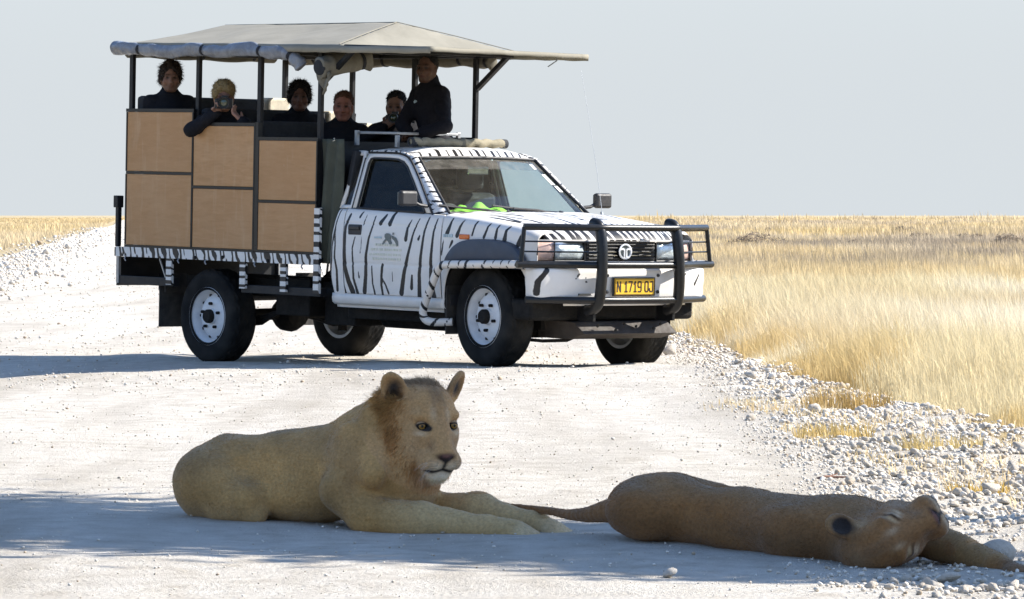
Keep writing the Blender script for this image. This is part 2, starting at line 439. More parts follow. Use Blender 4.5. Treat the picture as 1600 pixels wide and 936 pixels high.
RE = np.array([(-60, 7.5), (5, 3.9), (14, 3.3), (23.7, 2.6), (31.8, 1.85), (43, 1.45), (60, .3), (125, -4), (600, -46), (900, -72)])
LE = np.array([(-60, .5), (5, -4.5), (14, -5), (50, -7.6), (125, -14.3), (215, -21.5), (600, -53), (900, -79)])
def xr(y): return np.interp(y, RE[:, 0], RE[:, 1])
def xl(y): return np.interp(y, LE[:, 0], LE[:, 1])
# ------------------------------------------------------------------ ground and road
def gravel_mat(name, c_lo, c_mid, c_hi, stones=True):
    m = NT(name); v = m.pos()
    big = m.noise(.55, 4, .6, v); mid = m.noise(6, 5, .6, v); fine = m.noise(70, 5, .7, v); grit = m.noise(220, 3, .7, v)
    c = m.ramp(mid, [(.3, c_lo), (.5, c_mid), (.75, c_hi)])
    if stones:                                                             # compacted wheel tracks and looser, browner strips between them
        mp = m.n('ShaderNodeMapping'); mp.inputs['Rotation'].default_value = (0, 0, R(4)); mp.inputs['Scale'].default_value = (.9, .09, 1); m.l(v, mp.inputs[0])
        c = m.mix(m.ramp(m.noise(1.3, 5, .6, mp.outputs[0], .5), [(.45, (0, 0, 0)), (.68, (.75, .75, .75))]), c, tuple(.80 * k for k in c_lo))
    c = m.mix(m.ramp(big, [(.45, (0, 0, 0)), (.75, (.45, .45, .45))]), c, c_hi)
    c = m.mix(m.ramp(fine, [(.56, (0, 0, 0)), (.72, (.5, .5, .5))]), c, tuple(.55 * k for k in c_lo))
    c = m.mix(m.ramp(grit, [(.58, (0, 0, 0)), (.72, (.45, .45, .45))]), c, tuple(.6 * k for k in c_lo))
    vo = m.n('ShaderNodeTexVoronoi', i_Scale=45.0); m.l(v, vo.inputs['Vector'])
    h = m.math('ADD', m.math('MULTIPLY', vo.outputs['Distance'], -.5), m.math('ADD', fine, m.math('MULTIPLY', grit, .6)))
    m.bsdf(c, .95, 0, m.bump(h, .9, .02), .15); return m.m
M_['road'] = gravel_mat('white_limestone_gravel', (.50, .445, .365), (.64, .59, .51), (.74, .695, .615))
M_['soil'] = gravel_mat('straw_littered_soil', (.36, .285, .16), (.43, .345, .205), (.47, .385, .24), False)

def axis(dense_lo, dense_hi, step, lo, hi, g=1.35):
    a = list(np.arange(dense_lo, dense_hi + step / 2, step)); s_ = step
    while a[-1] < hi: s_ *= g; a.append(min(a[-1] + s_, hi))
    s_ = step
    while a[0] > lo: s_ *= g; a.insert(0, max(a[0] - s_, lo))
    return np.array(a)
gx, gy = axis(-7, 7, .3, -5000, 5000), axis(10, 50, .4, -800, 9000)
GX, GY = np.meshgrid(gx, gy, indexing='ij'); GZ = hz(GX, GY) - .03
swell = (fbm(np.stack([GX.ravel() / 60, GY.ravel() / 60], 1), 3, 3) - .5).reshape(GX.shape)
GZ = GZ + np.clip((GY - 90) / 200, 0, 1) * swell * .5
def gridfaces(n, m):
    i, j = np.meshgrid(np.arange(n - 1), np.arange(m - 1), indexing='ij'); a = (i * m + j).ravel()
    return np.stack([a, a + m, a + m + 1, a + 1], 1)
ground = link_mesh('ground', np_mesh('ground', np.stack([GX.ravel(), GY.ravel(), GZ.ravel()], 1), gridfaces(*GX.shape)), 'soil')
ground['kind'] = 'structure'
ry = np.concatenate([np.arange(-60, 12, 2.0), np.arange(12, 46, .07), 46 * (900 / 46) ** (np.linspace(0, 1, 160)[1:])])
rt = np.concatenate([np.linspace(0, .3, 10)[:-1], np.linspace(.3, 1, 76)])
RX = xl(ry)[:, None] * (1 - rt)[None] + xr(ry)[:, None] * rt[None]; RY = np.repeat(ry[:, None], len(rt), 1)
wob = (vnoise(np.stack([ry / 1.3, ry * 0 + 3], 1), 5) - .5)[:, None] * .5
RX = RX + wob * np.clip((rt - .85) / .15, 0, 1)[None] * (ry < 90)[:, None]
P2 = np.stack([RX.ravel(), RY.ravel()], 1)
def road_relief(p):
    x, y = p[:, 0], p[:, 1]; near = np.clip((90 - y) / 40, 0, 1)
    edge = np.clip((x - (xr(y) - 1.3)) / .9, 0, 1)                       # heaped rubble along the right edge
    z = (fbm(p / .5, 4, 11) - .5) * .03 + (fbm(p / np.array([.9, 3.5]), 3, 17) - .5) * .03
    z = z + edge * (fbm(p / .35, 3, 23) - .35) * .10
    return z * near
def road_z(x, y): return hz(x, y) + .012 + road_relief(np.stack([np.ravel(x), np.ravel(y)], 1)).reshape(np.shape(x))
swr = (fbm(np.stack([RX.ravel() / 60, RY.ravel() / 60], 1), 3, 3) - .5).reshape(RX.shape) * .5 * np.clip((RY - 90) / 200, 0, 1)
RZ = road_z(RX, RY) + swr + .02 * np.clip((RY - 60) / 100, 0, 3)
road = link_mesh('gravel_road', np_mesh('gravel_road', np.stack([RX.ravel(), RY.ravel(), RZ.ravel()], 1), gridfaces(*RX.shape)), 'road')
road['kind'] = 'structure'

# ------------------------------------------------------------------ stones
def stone_material(name, lo, hi):
    m = NT(name); v = m.obj(); rnd = m.n('ShaderNodeObjectInfo').outputs['Random']
    c = m.ramp(m.noise(4, 6, .65, v), [(.3, lo), (.7, hi)])
    c = m.mix(m.math('MULTIPLY', rnd, .4), c, (.56, .46, .34))
    m.bsdf(c, .92, 0, m.bump(m.noise(14, 6, .7, v), .6, .05), .2); return m.m
M_['stone'] = stone_material('limestone', (.55, .485, .40), (.76, .71, .63))
M_['pebble'] = vcol('gravel_stones', .92, .2, 60, .2)
def ico(sub):
    bm = bmesh.new(); bmesh.ops.create_icosphere(bm, subdivisions=sub, radius=1); bm.verts.ensure_lookup_table()
    V = np.array([v.co[:] for v in bm.verts]); F = np.array([[l.index for l in f.verts] for f in bm.faces]); bm.free(); return V, F
def rough_stone(sub, seed, amt=.55):
    V, F = ico(sub); rg = np.random.default_rng(seed)
    for _ in range(11):                                                   # chip flat facets off the ball
        n = rg.normal(size=3); n /= np.linalg.norm(n); d = rg.uniform(.45, .82); t = V @ n; V = V - np.clip(t - d, 0, None)[:, None] * n * .9
    V = V * (1 + (fbm(V * 1.7 + seed * 9.1, 3, seed) - .5) * amt)[:, None]
    return V * rg.uniform([.8, .7, .5], [1.2, 1.05, .85]), F
rock_meshes = [np_mesh('stone', *rough_stone(2, 100 + i, .75)) for i in range(12)]
Vr, Fr = ico(3); Vr = Vr * np.array([1.1, 1.0, .8]) * (1 + (fbm(Vr * 1.3 + 4, 2, 4) - .5) * .3)[:, None]; round_mesh = np_mesh('stone', Vr, Fr); round_mesh.polygons.foreach_set('use_smooth', np.ones(len(Fr), bool)); rock_meshes.append(round_mesh)
for me in rock_meshes: me.materials.append(M_['stone'])
def scatter_right(n, ylo, yhi, spread):
    y = ylo * (yhi / ylo) ** rng.random(n); e = xr(y); inner = np.interp(y, [13, 14.9, 18.1, 21.9, 27.6, 37.5, 44], [.95, 1.06, 1.19, 1.25, 1.36, 1.30, 1.2])
    inner = inner + (fbm(np.stack([y / 1.2, y * 0], 1), 2, 77) - .5) * .35
    x = inner + (e + .25 - inner) * rng.random(n) ** .9 - np.abs(rng.normal(0, .14, n)) * (rng.random(n) < .35)
    return x, y
def px_of(x, y, z): return 800 + 7000 * x / y, 336 + 7000 * (CAM_H - z) / y
LION2_BOX = lambda X, Y: (X > .1) & (X < 2.05) & (Y > 15.2) & (Y < 17.0)
rx_, ry_ = scatter_right(21000, 13.3, 44, .62)
inn = np.interp(ry_, [13, 14.9, 18.1, 21.9, 27.6, 37.5, 44], [.95, 1.06, 1.19, 1.25, 1.36, 1.30, 1.2])
size = np.clip(.0100 * np.exp(rng.normal(0, .48, len(rx_))), .004, .034) * np.clip(.55 + (rx_ - inn) / .8, .45, 1.15)
pxx, pyy = px_of(rx_, ry_, 0); vis = (pxx > -40) & (pxx < 1650) & (pyy < 970)
show = size * 7000 / ry_ * vis; show[LION2_BOX(rx_, ry_) & (size > .014)] = 0
order = np.argsort(-show); big = order[:286]
small = np.array([i for i in order[286:] if not (LION2_BOX(rx_[i], ry_[i]) and size[i] > .014)])
GROUP_ST = 'limestone rocks in the rubble along the right road edge'
k_st = 0
def place_stone(x, y, s, label, group=GROUP_ST, rz=None, sink=.3, shape=None):
    global k_st
    o = bpy.data.objects.new('limestone_rock', rock_meshes[k_st % 12 if shape is None else shape]); COL.objects.link(o); k_st += 1
    o.location = (x, y, float(road_z(np.array(x), np.array(y))) + s * (.7 - sink)); o.scale = (s, s, s)
    o.rotation_euler = (random.uniform(-.4, .4), random.uniform(-.4, .4), random.uniform(0, 6.28) if rz is None else rz)
    return tag(o, label, 'rock', group)
for i in big:
    place_stone(rx_[i], ry_[i], size[i], 'pale limestone rock in the rubble along the right road edge')
# the stones one can point to
place_stone(1.70, 15.72, .068, 'large smooth bluish white rock in shade just behind the lying animal\'s outstretched paw', None, .4, .15, 12)
place_stone(1.87, 15.62, .055, 'rounded shaded rock at the picture\'s right edge beside the large smooth rock', None, 1.2, .2)
place_stone(2.02, 18.9, .06, 'wedge shaped white rock with a dark shadowed side at the right picture edge', None, 2.1, .2)
place_stone(1.36, 25.6, .045, 'rounded pale rock at the rubble edge left of the dry grass tuft', None, .9, .2)
place_stone(1.8, 26.6, .055, 'pale rock among straw at the right verge', None, .3, .2)
place_stone(1.33, 37.6, .085, 'flat broad rock on the verge behind the front tyre', None, 1.0, .3)
place_stone(1.66, 31.2, .06, 'blocky white rock against the grass edge right of the bull bar', None, 2.0, .2)
place_stone(.53, 15.02, .032, 'pebble sized white rock in front of the lying animal\'s chest', None, .5, .2)
place_stone(1.47, 14.95, .05, 'knobbly white rock under the lying animal\'s outstretched forearm', None, .2, .2)

def merged_stones(name, x, y, s, z, parent=None, sub=1, tint=None, sink=.25):
    n = len(x); Vs = []; nv = 12; base = [rough_stone(1, 500 + i, .7) for i in range(16)]; V0, F0 = base[0]; nv = len(V0)
    out_ = np.empty((n, nv, 3), np.float32); pick = rng.integers(0, 16, n); ang = rng.random(n) * 6.283; c_, s_ = np.cos(ang), np.sin(ang)
    B = np.stack([b[0] for b in base]); Q = B[pick] * s[:, None, None]
    out_[:, :, 0] = Q[:, :, 0] * c_[:, None] - Q[:, :, 1] * s_[:, None] + x[:, None]
    out_[:, :, 1] = Q[:, :, 0] * s_[:, None] + Q[:, :, 1] * c_[:, None] + y[:, None]
    out_[:, :, 2] = Q[:, :, 2] + (z + s * (.7 - sink))[:, None]
    F = (F0[None] + (np.arange(n) * nv)[:, None, None]).reshape(-1, 3)
    me = np_mesh(name, out_.reshape(-1, 3), F)
    t = rng.random(n)[:, None]; c = np.array([.53, .465, .38]) * (1 - t) + np.array([.77, .72, .64]) * t
    c = np.where(rng.random(n)[:, None] < .10, np.array([.42, .34, .25]), c)
    set_attr(me, 'Col', np.repeat(c, nv, 0)); o = link_mesh(name, me, 'pebble', parent, smooth=False); o['kind'] = 'stuff'; return o
def ico0():
    V, F = ico(1); return V, F
zz = road_z(rx_[small], ry_[small])
tag(merged_stones('rubble', rx_[small], ry_[small], size[small], zz), 'white limestone rubble heaped along the right road edge', 'rubble')
# fine gravel over the road: denser near the camera and towards the right edge
n = 9500
yy = 13.4 * (60 / 13.4) ** (rng.random(n) ** 1.15); xx = rng.uniform(-.125, .125, n) * yy
keep = (xx < xr(yy) + .3) & (fbm(np.stack([xx / .8, yy / 2.2], 1), 3, 41) + rng.random(n) * .35 > .58)
xx, yy = xx[keep], yy[keep]; ss = np.clip(.0038 * np.exp(rng.normal(0, .45, len(xx))) * (yy / 20) ** .5, .002, .016)
tag(merged_stones('gravel', xx, yy, ss, road_z(xx, yy)), 'fine pale gravel strewn over the white road', 'gravel')
# loose stones further along the road, still catching the light one by one
n = 14000; yy = 30 * (150 / 30) ** rng.random(n); xx = rng.uniform(-.125, .06, n) * yy; keep = (xx < xr(yy)) & (xx > xl(yy)) & (fbm(np.stack([xx / .9, yy / 9], 1), 3, 45) + rng.random(n) * .3 > .60); xx, yy = xx[keep], yy[keep]
ss = np.clip(.0075 * np.exp(rng.normal(0, .45, len(xx))) * (yy / 40) ** .6, .003, .03); sw3 = (fbm(np.stack([xx / 60, yy / 60], 1), 3, 3) - .5) * .5 * np.clip((yy - 90) / 200, 0, 1) + .02 * np.clip((yy - 60) / 100, 0, 3)
tag(merged_stones('loose_gravel', xx, yy, ss, road_z(xx, yy) + sw3), 'loose pale gravel on the road behind and left of the truck', 'gravel')
# rough gravel heaped along the far left road edge
n = 4500; yy = 60 * (420 / 60) ** rng.random(n); xx = xl(yy) + rng.normal(0, .7, n) * (yy / 120) ** .5 + .7
ss = .028 * np.exp(rng.normal(0, .5, n)) * (yy / 120) ** .5
sw2 = (fbm(np.stack([xx / 60, yy / 60], 1), 3, 3) - .5) * .5 * np.clip((yy - 90) / 200, 0, 1)
tag(merged_stones('verge_gravel', xx, yy, ss, sw2 + .02), 'coarse white gravel bank along the far left road edge', 'gravel')

# ------------------------------------------------------------------ dry grass
def grass_mat():
    m = NT('dry_savanna_grass'); c = m.attr('Col')
    d = m.n('ShaderNodeBsdfDiffuse', i_Roughness=.6); t = m.n('ShaderNodeBsdfTranslucent'); mx = m.n('ShaderNodeMixShader', i_0=.5)
    m.l(c, d.inputs[0]); m.l(c, t.inputs[0]); m.l(d.outputs[0], mx.inputs[1]); m.l(t.outputs[0], mx.inputs[2]); m.l(mx.outputs[0], m.o.inputs[0]); return m.m
M_['grass'] = grass_mat()
def grass(name, x, y, h, wd, col, z=None, lean=.35, parent=None, wind=(-.12, 0), thin=False):
    n = len(x); z = hz(x, y) - .03 if z is None else z                  # thin: one triangle a blade, for the far fields
    a = rng.random(n) * 6.283; l = np.abs(rng.normal(0, lean, n)) * h
    dx, dy = np.cos(a) * l + wind[0] * h, np.sin(a) * l + wind[1] * h
    pa = rng.normal(0, .5, n); wx, wy = np.cos(pa) * wd / 2, np.sin(pa) * wd / 2
    V = np.empty((n, 5, 3), np.float32)
    V[:, 0] = np.stack([x - wx, y - wy, z], 1); V[:, 1] = np.stack([x + wx, y + wy, z], 1)
    V[:, 2] = np.stack([x + wx * .7 + dx * .35, y + wy * .7 + dy * .35, z + h * .62], 1)
    V[:, 3] = np.stack([x - wx * .7 + dx * .35, y - wy * .7 + dy * .35, z + h * .62], 1)
    V[:, 4] = np.stack([x + dx, y + dy, z + h * np.sqrt(np.clip(1 - (l / h) ** 2 * .5, .3, 1))], 1)
    if thin: V = np.ascontiguousarray(V[:, [0, 1, 4]])
    b = (np.arange(n) * 5)[:, None]
    F = np.concatenate([b + np.array([[0, 1, 2]]), b + np.array([[0, 2, 3]]), b + np.array([[3, 2, 4]])], 0)
    if thin: F = np.arange(n * 3).reshape(-1, 3)
    me = np_mesh(name, V.reshape(-1, 3), F)
    C = np.repeat(col[:, None, :], 3 if thin else 5, 1); C[:, 0:2] *= .92; set_attr(me, 'Col', C.reshape(-1, 3))
    o = link_mesh(name, me, 'grass', parent, smooth=True); o['kind'] = 'stuff'; return o
GOLD, PALE, DRY, GREY = np.array([.80, .69, .44]), np.array([.87, .79, .61]), np.array([.68, .55, .33]), np.array([.37, .31, .25])
def grass_cols(x, y, sx=6., sy=14., seed=0, far=False):
    p = np.stack([x / sx, y / sy], 1); a = fbm(p, 3, 60 + seed)[:, None]; b = fbm(p * 2.3, 3, 70 + seed)[:, None]; n = len(x)
    c = GOLD + (PALE - GOLD) * np.clip((a - .36) * 3.2, 0, 1); c = c + (DRY - c) * np.clip((b - .56) * 4, 0, .8)
    return c * rng.uniform(.8, 1.18, (n, 1))
def field(n, y0, y1, tan_lo, tan_hi, pw=1.0):
    y = (y0 ** pw + (y1 ** pw - y0 ** pw) * rng.random(n)) ** (1 / pw); x = rng.uniform(tan_lo, tan_hi, n) * y; return x, y
def gz_far(x, y):
    s_ = (fbm(np.stack([x / 60, y / 60], 1), 3, 3) - .5) * .5 * np.clip((y - 90) / 200, 0, 1)
    return hz(x, y) - .03 + s_
# right field: near, middle, far
def right_mask(x, y, gap): return x > xr(y) + gap + (fbm(np.stack([x / .7, y / 1.6], 1), 3, 83) - .5) * .7
x, y = field(225000, 22, 62, .0, .155, .6); k = right_mask(x, y, .15); x, y = x[k], y[k]
d = x - xr(y); tall = np.clip((d + .1) / 1.0, .25, 1) * np.clip((y - 23) / 7, .3, 1)
cl = fbm(np.stack([x / .5, y / .9], 1), 3, 91); k = (cl + rng.random(len(x)) * .5 > .55) | (tall > .8); k &= (tall > .5) | (cl > .5)
x, y, tall, cl = x[k], y[k], tall[k], cl[k]
h = tall * (.26 + .30 * cl) * rng.uniform(.55, 1.25, len(x)); c = grass_cols(x, y, 3, 9, 0)
edge_ = np.clip(1.2 - (x - xr(y)) / 1.2, 0, .8)[:, None] * (fbm(np.stack([x / 1.1, y / 2], 1), 2, 33)[:, None] > .45)
c = c + (np.array([.66, .49, .21]) - c) * edge_
tag(grass('grass', x, y, h, .0038 * (y / 30) * rng.uniform(.6, 1.4, len(x)), c, None, .42), 'golden dry grass growing along the right side of the road', 'grass')
x, y = field(120000, 62, 190, -.02, .17, .4); k = x > xr(y) + .3; x, y = x[k], y[k]; cl = fbm(np.stack([x / 1.6, y / 5], 1), 3, 92)
c = grass_cols(x, y, 7, 22, 2) * np.array([.95, .88, .78]); dk = (np.clip((fbm(np.stack([x / 6, y / 18], 1), 3, 55) - .47) * 6, 0, .85) * np.clip((y - 75) / 25, 0, 1))[:, None]; c = c + (GREY - c) * dk
tag(grass('savanna_grass', x, y, (.2 + .4 * cl) * rng.uniform(.6, 1.25, len(x)), .0062 * y / 25 * rng.uniform(.6, 1.4, len(x)), c, gz_far(x, y), .3, thin=True), 'pale dry grassland stretching behind the golden roadside grass', 'grass')
x, y = field(75000, 190, 1500, -.05, .17, .15); k = x > xr(y) + 1; x, y = x[k], y[k]; cl = fbm(np.stack([x / 8, y / 22], 1), 3, 93)
c = grass_cols(x, y, 22, 90, 4) * np.array([.91, .83, .70]); dk = np.clip((fbm(np.stack([x / 14, y / 60], 1), 3, 56) - .50) * 5, 0, .65)[:, None]; c = c + (GREY * 1.3 - c) * dk
tag(grass('distant_grass', x, y, (.25 + .5 * cl + 1.3 * np.clip((cl - .66) * 4, 0, 1) * (y > 500)) * rng.uniform(.6, 1.3, len(x)), .0075 * y / 25 * rng.uniform(.6, 1.4, len(x)), c, gz_far(x, y), .3, thin=True), 'distant straw coloured plain reaching the horizon on the right', 'grass')
x, y = field(70000, 100, 1500, -.15, -.03, .2); k = x < xl(y) - 1.0; x, y = x[k], y[k]; cl = fbm(np.stack([x / 8, y / 22], 1), 3, 94)
tag(grass('left_grass', x, y, (.18 + .4 * cl) * rng.uniform(.6, 1.3, len(x)), .007 * y / 25 * rng.uniform(.6, 1.4, len(x)), grass_cols(x, y, 22, 90, 5) * np.array([.95, .86, .72]), gz_far(x, y), .3, thin=True), 'pale dry grassland beyond the far left road edge', 'grass')
# the same grassland going on beyond the picture's sides
x, y = field(52000, 16, 260, .15, .75, .5); k = x > xr(y) + .2; x, y = x[k], y[k]; cl = fbm(np.stack([x / 2, y / 4], 1), 3, 96)
tag(grass('outer_grass', x, y, (.2 + .4 * cl) * rng.uniform(.6, 1.25, len(x)), .010 * np.clip(y / 25, .8, 6) * rng.uniform(.6, 1.4, len(x)), grass_cols(x, y, 7, 16, 7) * np.array([.97, .93, .86]), gz_far(x, y), .4, thin=True), 'golden dry grassland going on to the right of the gravel road', 'grass')
x, y = field(52000, 16, 300, -.75, -.05, .5); k = (x < xl(y) - .6) & ((y < 100) | (x / y < -.15)); x, y = x[k], y[k]; cl = fbm(np.stack([x / 2, y / 4], 1), 3, 97)
tag(grass('outer_grass', x, y, (.2 + .4 * cl) * rng.uniform(.6, 1.25, len(x)), .010 * np.clip(y / 25, .8, 6) * rng.uniform(.6, 1.4, len(x)), grass_cols(x, y, 7, 16, 8) * np.array([.97, .93, .86]), gz_far(x, y), .4, thin=True), 'golden dry grassland going on to the left of the gravel road', 'grass')
# straw litter and low tufts among the rubble on the right
x, y = scatter_right(9000, 14.5, 30, .35); cl = fbm(np.stack([x / .35, y / .9], 1), 2, 95); k = (cl > .58) & (x > xr(y) - 1.1); x, y = x[k], y[k]
c = grass_cols(x, y, 1, 2, 6) * np.array([1.0, .9, .75])
tag(grass('straw_litter', x, y, rng.uniform(.02, .075, len(x)), .004 * np.ones(len(x)), c, road_z(x, y), .9), 'short yellow straw growing between the verge stones', 'straw')
# dry tufts that stand out one by one
def tuft(x, y, r_, h, n, label, col, name='grass_tuft', group=None, lean=.45, wd=.006):
    a = rng.random(n) * 6.283; q = r_ * np.sqrt(rng.random(n)); z0 = float(hz(np.array(x), np.array(y))) - .01
    c = np.array(col) * rng.uniform(.7, 1.3, (n, 1))
    o = grass(name, q * np.cos(a), q * np.sin(a), h * rng.uniform(.4, 1.1, n), wd * rng.uniform(.6, 1.4, n), c, np.zeros(n), lean, None, (-.1, 0))
    del o['kind']; o.location = (x, y, z0); return tag(o, label, 'grass tuft', group)
tuft(2.05, 27.3, .28, .17, 420, 'dark rooted dry grass tuft at the front edge of the field', (.46, .32, .13))
tuft(1.72, 23.9, .22, .12, 300, 'short yellow grass tuft growing out of the rubble on the right', (.64, .48, .20))
tuft(2.15, 22.3, .25, .13, 300, 'low straw tuft among stones near the right picture edge', (.62, .48, .22))
tuft(1.05, 28.4, .3, .26, 480, 'reddish gold grass clump overhanging the road edge right of the truck', (.48, .29, .08)) if False else None
tuft(2.0, 19.1, .14, .08, 160, 'small yellow straw patch between stones at the right edge', (.56, .38, .1))
M_['bark_brown'] = simple('brown_twigs', (.16, .12, .085), .9)
# low grey-brown bushes far out on the plain
def bush(x, y, rx_b, h, n, label, col):
    a = rng.random(n) * 6.283; u = np.sqrt(rng.random(n)); px_, py_ = rx_b * u * np.cos(a), rx_b * .6 * u * np.sin(a)
    top = h * np.sqrt(np.clip(1 - u ** 2, .02, 1)) * (.55 + .9 * vnoise(np.stack([px_ / rx_b * 3 + x, py_ / rx_b * 3], 1), 6)); base = top * rng.random(n) ** .6
    V0 = np.stack([px_, py_, base], 1); s = rng.uniform(.4, 1.2, n) * h * .075; o_ = rng.normal(size=(n, 3, 3)) * s[:, None, None]
    leaf = (V0[:, None, :] + o_); leaf[:, :, 2] = np.clip(leaf[:, :, 2], 0, None)
    root = empty('shrub', (x, y, float(gz_far(np.array([x]), np.array([y]))[0])))
    me = np_mesh('foliage', leaf.reshape(-1, 3), np.arange(n * 3).reshape(-1, 3)); set_attr(me, 'Col', np.repeat(np.array(col) * rng.uniform(.6, 1.4, (n, 1)), 3, 0))
    f = link_mesh('foliage', me, 'grass', root); mb = MB()
    for k in range(7): aa = k * .9; mb.tube([(0, 0, -.05), (.3 * rx_b * math.cos(aa), .2 * rx_b * math.sin(aa), h * .4), (.6 * rx_b * math.cos(aa), .4 * rx_b * math.sin(aa), h * .8)], [.02 * h * 2, .015 * h * 2, .006 * h * 2], 5)
    mb.build('stems', 'bark_brown', root); return tag(root, label, 'shrub', 'low grey brown shrubs on the plain')
for px, py, wpx, hpx, lab in ((1188, 387, 66, 15, 'long low grey brown shrub just right of the bull bar on the plain'), (1265, 405, 42, 9, 'faint low grey shrub below the long shrub right of the bull bar'),
        (1330, 388, 30, 10, 'pale greyish shrub in the middle of the right field'), (1412, 362, 22, 8, 'small dark shrub far out nearest the horizon on the right'),
        (1440, 377, 30, 9, 'low shrub just below the small dark shrub nearest the horizon'), (1515, 378, 34, 10, 'low brown shrub left of the dark bush at the right picture edge'),
        (1580, 384, 32, 13, 'dark dense shrub cut off by the right picture edge'), (1200, 362, 22, 6, 'small faint shrub above the long low shrub')):
    Y = 7000 * CAM_H / (py - 336 + 3); Y = min(Y, 330); sc = Y / 7000
    bush((px - 800) * sc, Y, wpx * sc, hpx * sc * 1.7, 1900, lab, (.34, .275, .205))

# ------------------------------------------------------------------ the tree whose shade the animals lie in (right of the picture)
def leaf_mat():
    m = NT('acacia_leaf'); c = m.attr('Col')
    d = m.n('ShaderNodeBsdfDiffuse'); t = m.n('ShaderNodeBsdfTranslucent'); mx = m.n('ShaderNodeMixShader', i_0=.3)
    m.l(c, d.inputs[0]); m.l(c, t.inputs[0]); m.l(d.outputs[0], mx.inputs[1]); m.l(t.outputs[0], mx.inputs[2]); m.l(mx.outputs[0], m.o.inputs[0]); return m.m
M_['leaf'] = leaf_mat(); M_['bark'] = simple('grey_bark', (.13, .10, .075), .9, var=.4, bump=.8, bscale=25)
SH = 1 / math.tan(SUN_EL); CH = 4.3
def over(sx, sy, hgt): return (sx + hgt * SH * math.cos(SUN_AZ), sy + hgt * SH * math.sin(SUN_AZ), hgt)
TX, TY = 6.6, 18.6
tree = empty('acacia_tree', (TX, TY, -.03)); tag(tree, 'flat topped acacia tree standing right of the road whose shade falls on the animals', 'tree')
loc = lambda p: (p[0] - TX, p[1] - TY, p[2])
# (centre of the clump's shade on the ground, along-band half length, half width, leaves)
CL = [(-3.9, 18.3, 1.1, 1.5, 2100), (-2.9, 17.8, 1.0, 1.55, 2300), (-2.0, 17.3, .95, 1.5, 2300), (-1.2, 17.0, .85, 1.3, 2000), (-.45, 16.6, .8, 1.15, 1800), (.25, 16.1, .75, 1.0, 1500),
      (.95, 15.6, .7, .85, 1250), (1.6, 15.3, .6, .62, 1000), (-4.9, 18.5, 1.1, 1.4, 1500), (2.2, 15.1, .5, .5, 600)]
lv = []; limbs = MB()
limbs.tube(catmull([(0, 0, -.1), (-.08, .02, .7), (-.35, -.1, 1.5), (-.75, -.2, 2.3), (-1.2, -.35, 3.1)], 4), list(np.linspace(.19, .10, 17)), 10)
fork = (-1.2, -.35, 3.1)
for sx, sy, la, wa, nl in CL:
    hgt = CH + random.uniform(-.35, .35); c = np.array(loc(over(sx, sy, hgt))); ax_ = np.array([.80, -.60, 0]); bx = np.array([.60, .80, 0])
    u = rng.normal(0, .42, (nl, 3)); P = c + u[:, :1] * ax_ * la + u[:, 1:2] * bx * wa + u[:, 2:] * np.array([0, 0, .45]) + 0
    lv.append(P); mid_ = (np.array(fork) + c) / 2 + np.array([0, 0, .25])
    limbs.tube(catmull([fork, tuple(mid_), tuple(c - np.array([0, 0, .1]))], 4), list(np.linspace(.075, .02, 9)), 7)
    for _ in range(6):
        e = c + rng.normal(0, .4, 3) * np.array([la, wa, .5]); limbs.tube([tuple(c - np.array([0, 0, .1])), tuple((c + e) / 2 + rng.normal(0, .06, 3)), tuple(e)], [.02, .013, .006], 5)
limbs.build('trunk', 'bark', tree, smooth=True)
P = np.concatenate(lv); n = len(P); s = rng.uniform(.05, .12, n)[:, None]
d1 = rng.normal(size=(n, 3)); d1 /= np.linalg.norm(d1, axis=1)[:, None]; d2 = np.cross(d1, rng.normal(size=(n, 3))); d2 /= np.linalg.norm(d2, axis=1)[:, None]
V = np.stack([P - d1 * s, P + d2 * s * .45, P + d1 * s, P - d2 * s * .45], 1).reshape(-1, 3)
me = np_mesh('crown', V, np.arange(n * 4).reshape(-1, 4)); set_attr(me, 'Col', np.repeat(np.array([.075, .10, .035]) * rng.uniform(.6, 1.4, (n, 1)), 4, 0))
link_mesh('crown', me, 'leaf', tree)
# twig on the road and the green sprig by the lying animal
mb = MB(); mb.tube([(-.07, .02, .0), (-.03, -.01, .012), (.02, .01, .008), (.085, -.015, .01)], [.004, .006, .005, .002], 6); mb.tube([(-.02, 0, .01), (.03, .05, .02)], [.004, .002], 5); mb.tube([(.0, 0, .01), (-.04, -.05, .015)], [.004, .002], 5)
tw = mb.build('fallen_twig', simple('reddish_twig', (.20, .10, .065), .8), None, True); tw.location = (1.45, 20.3, float(road_z(np.array(1.45), np.array(20.3))) + .004); tag(tw, 'short reddish brown twig lying on the pale gravel behind the lying animal', 'twig')
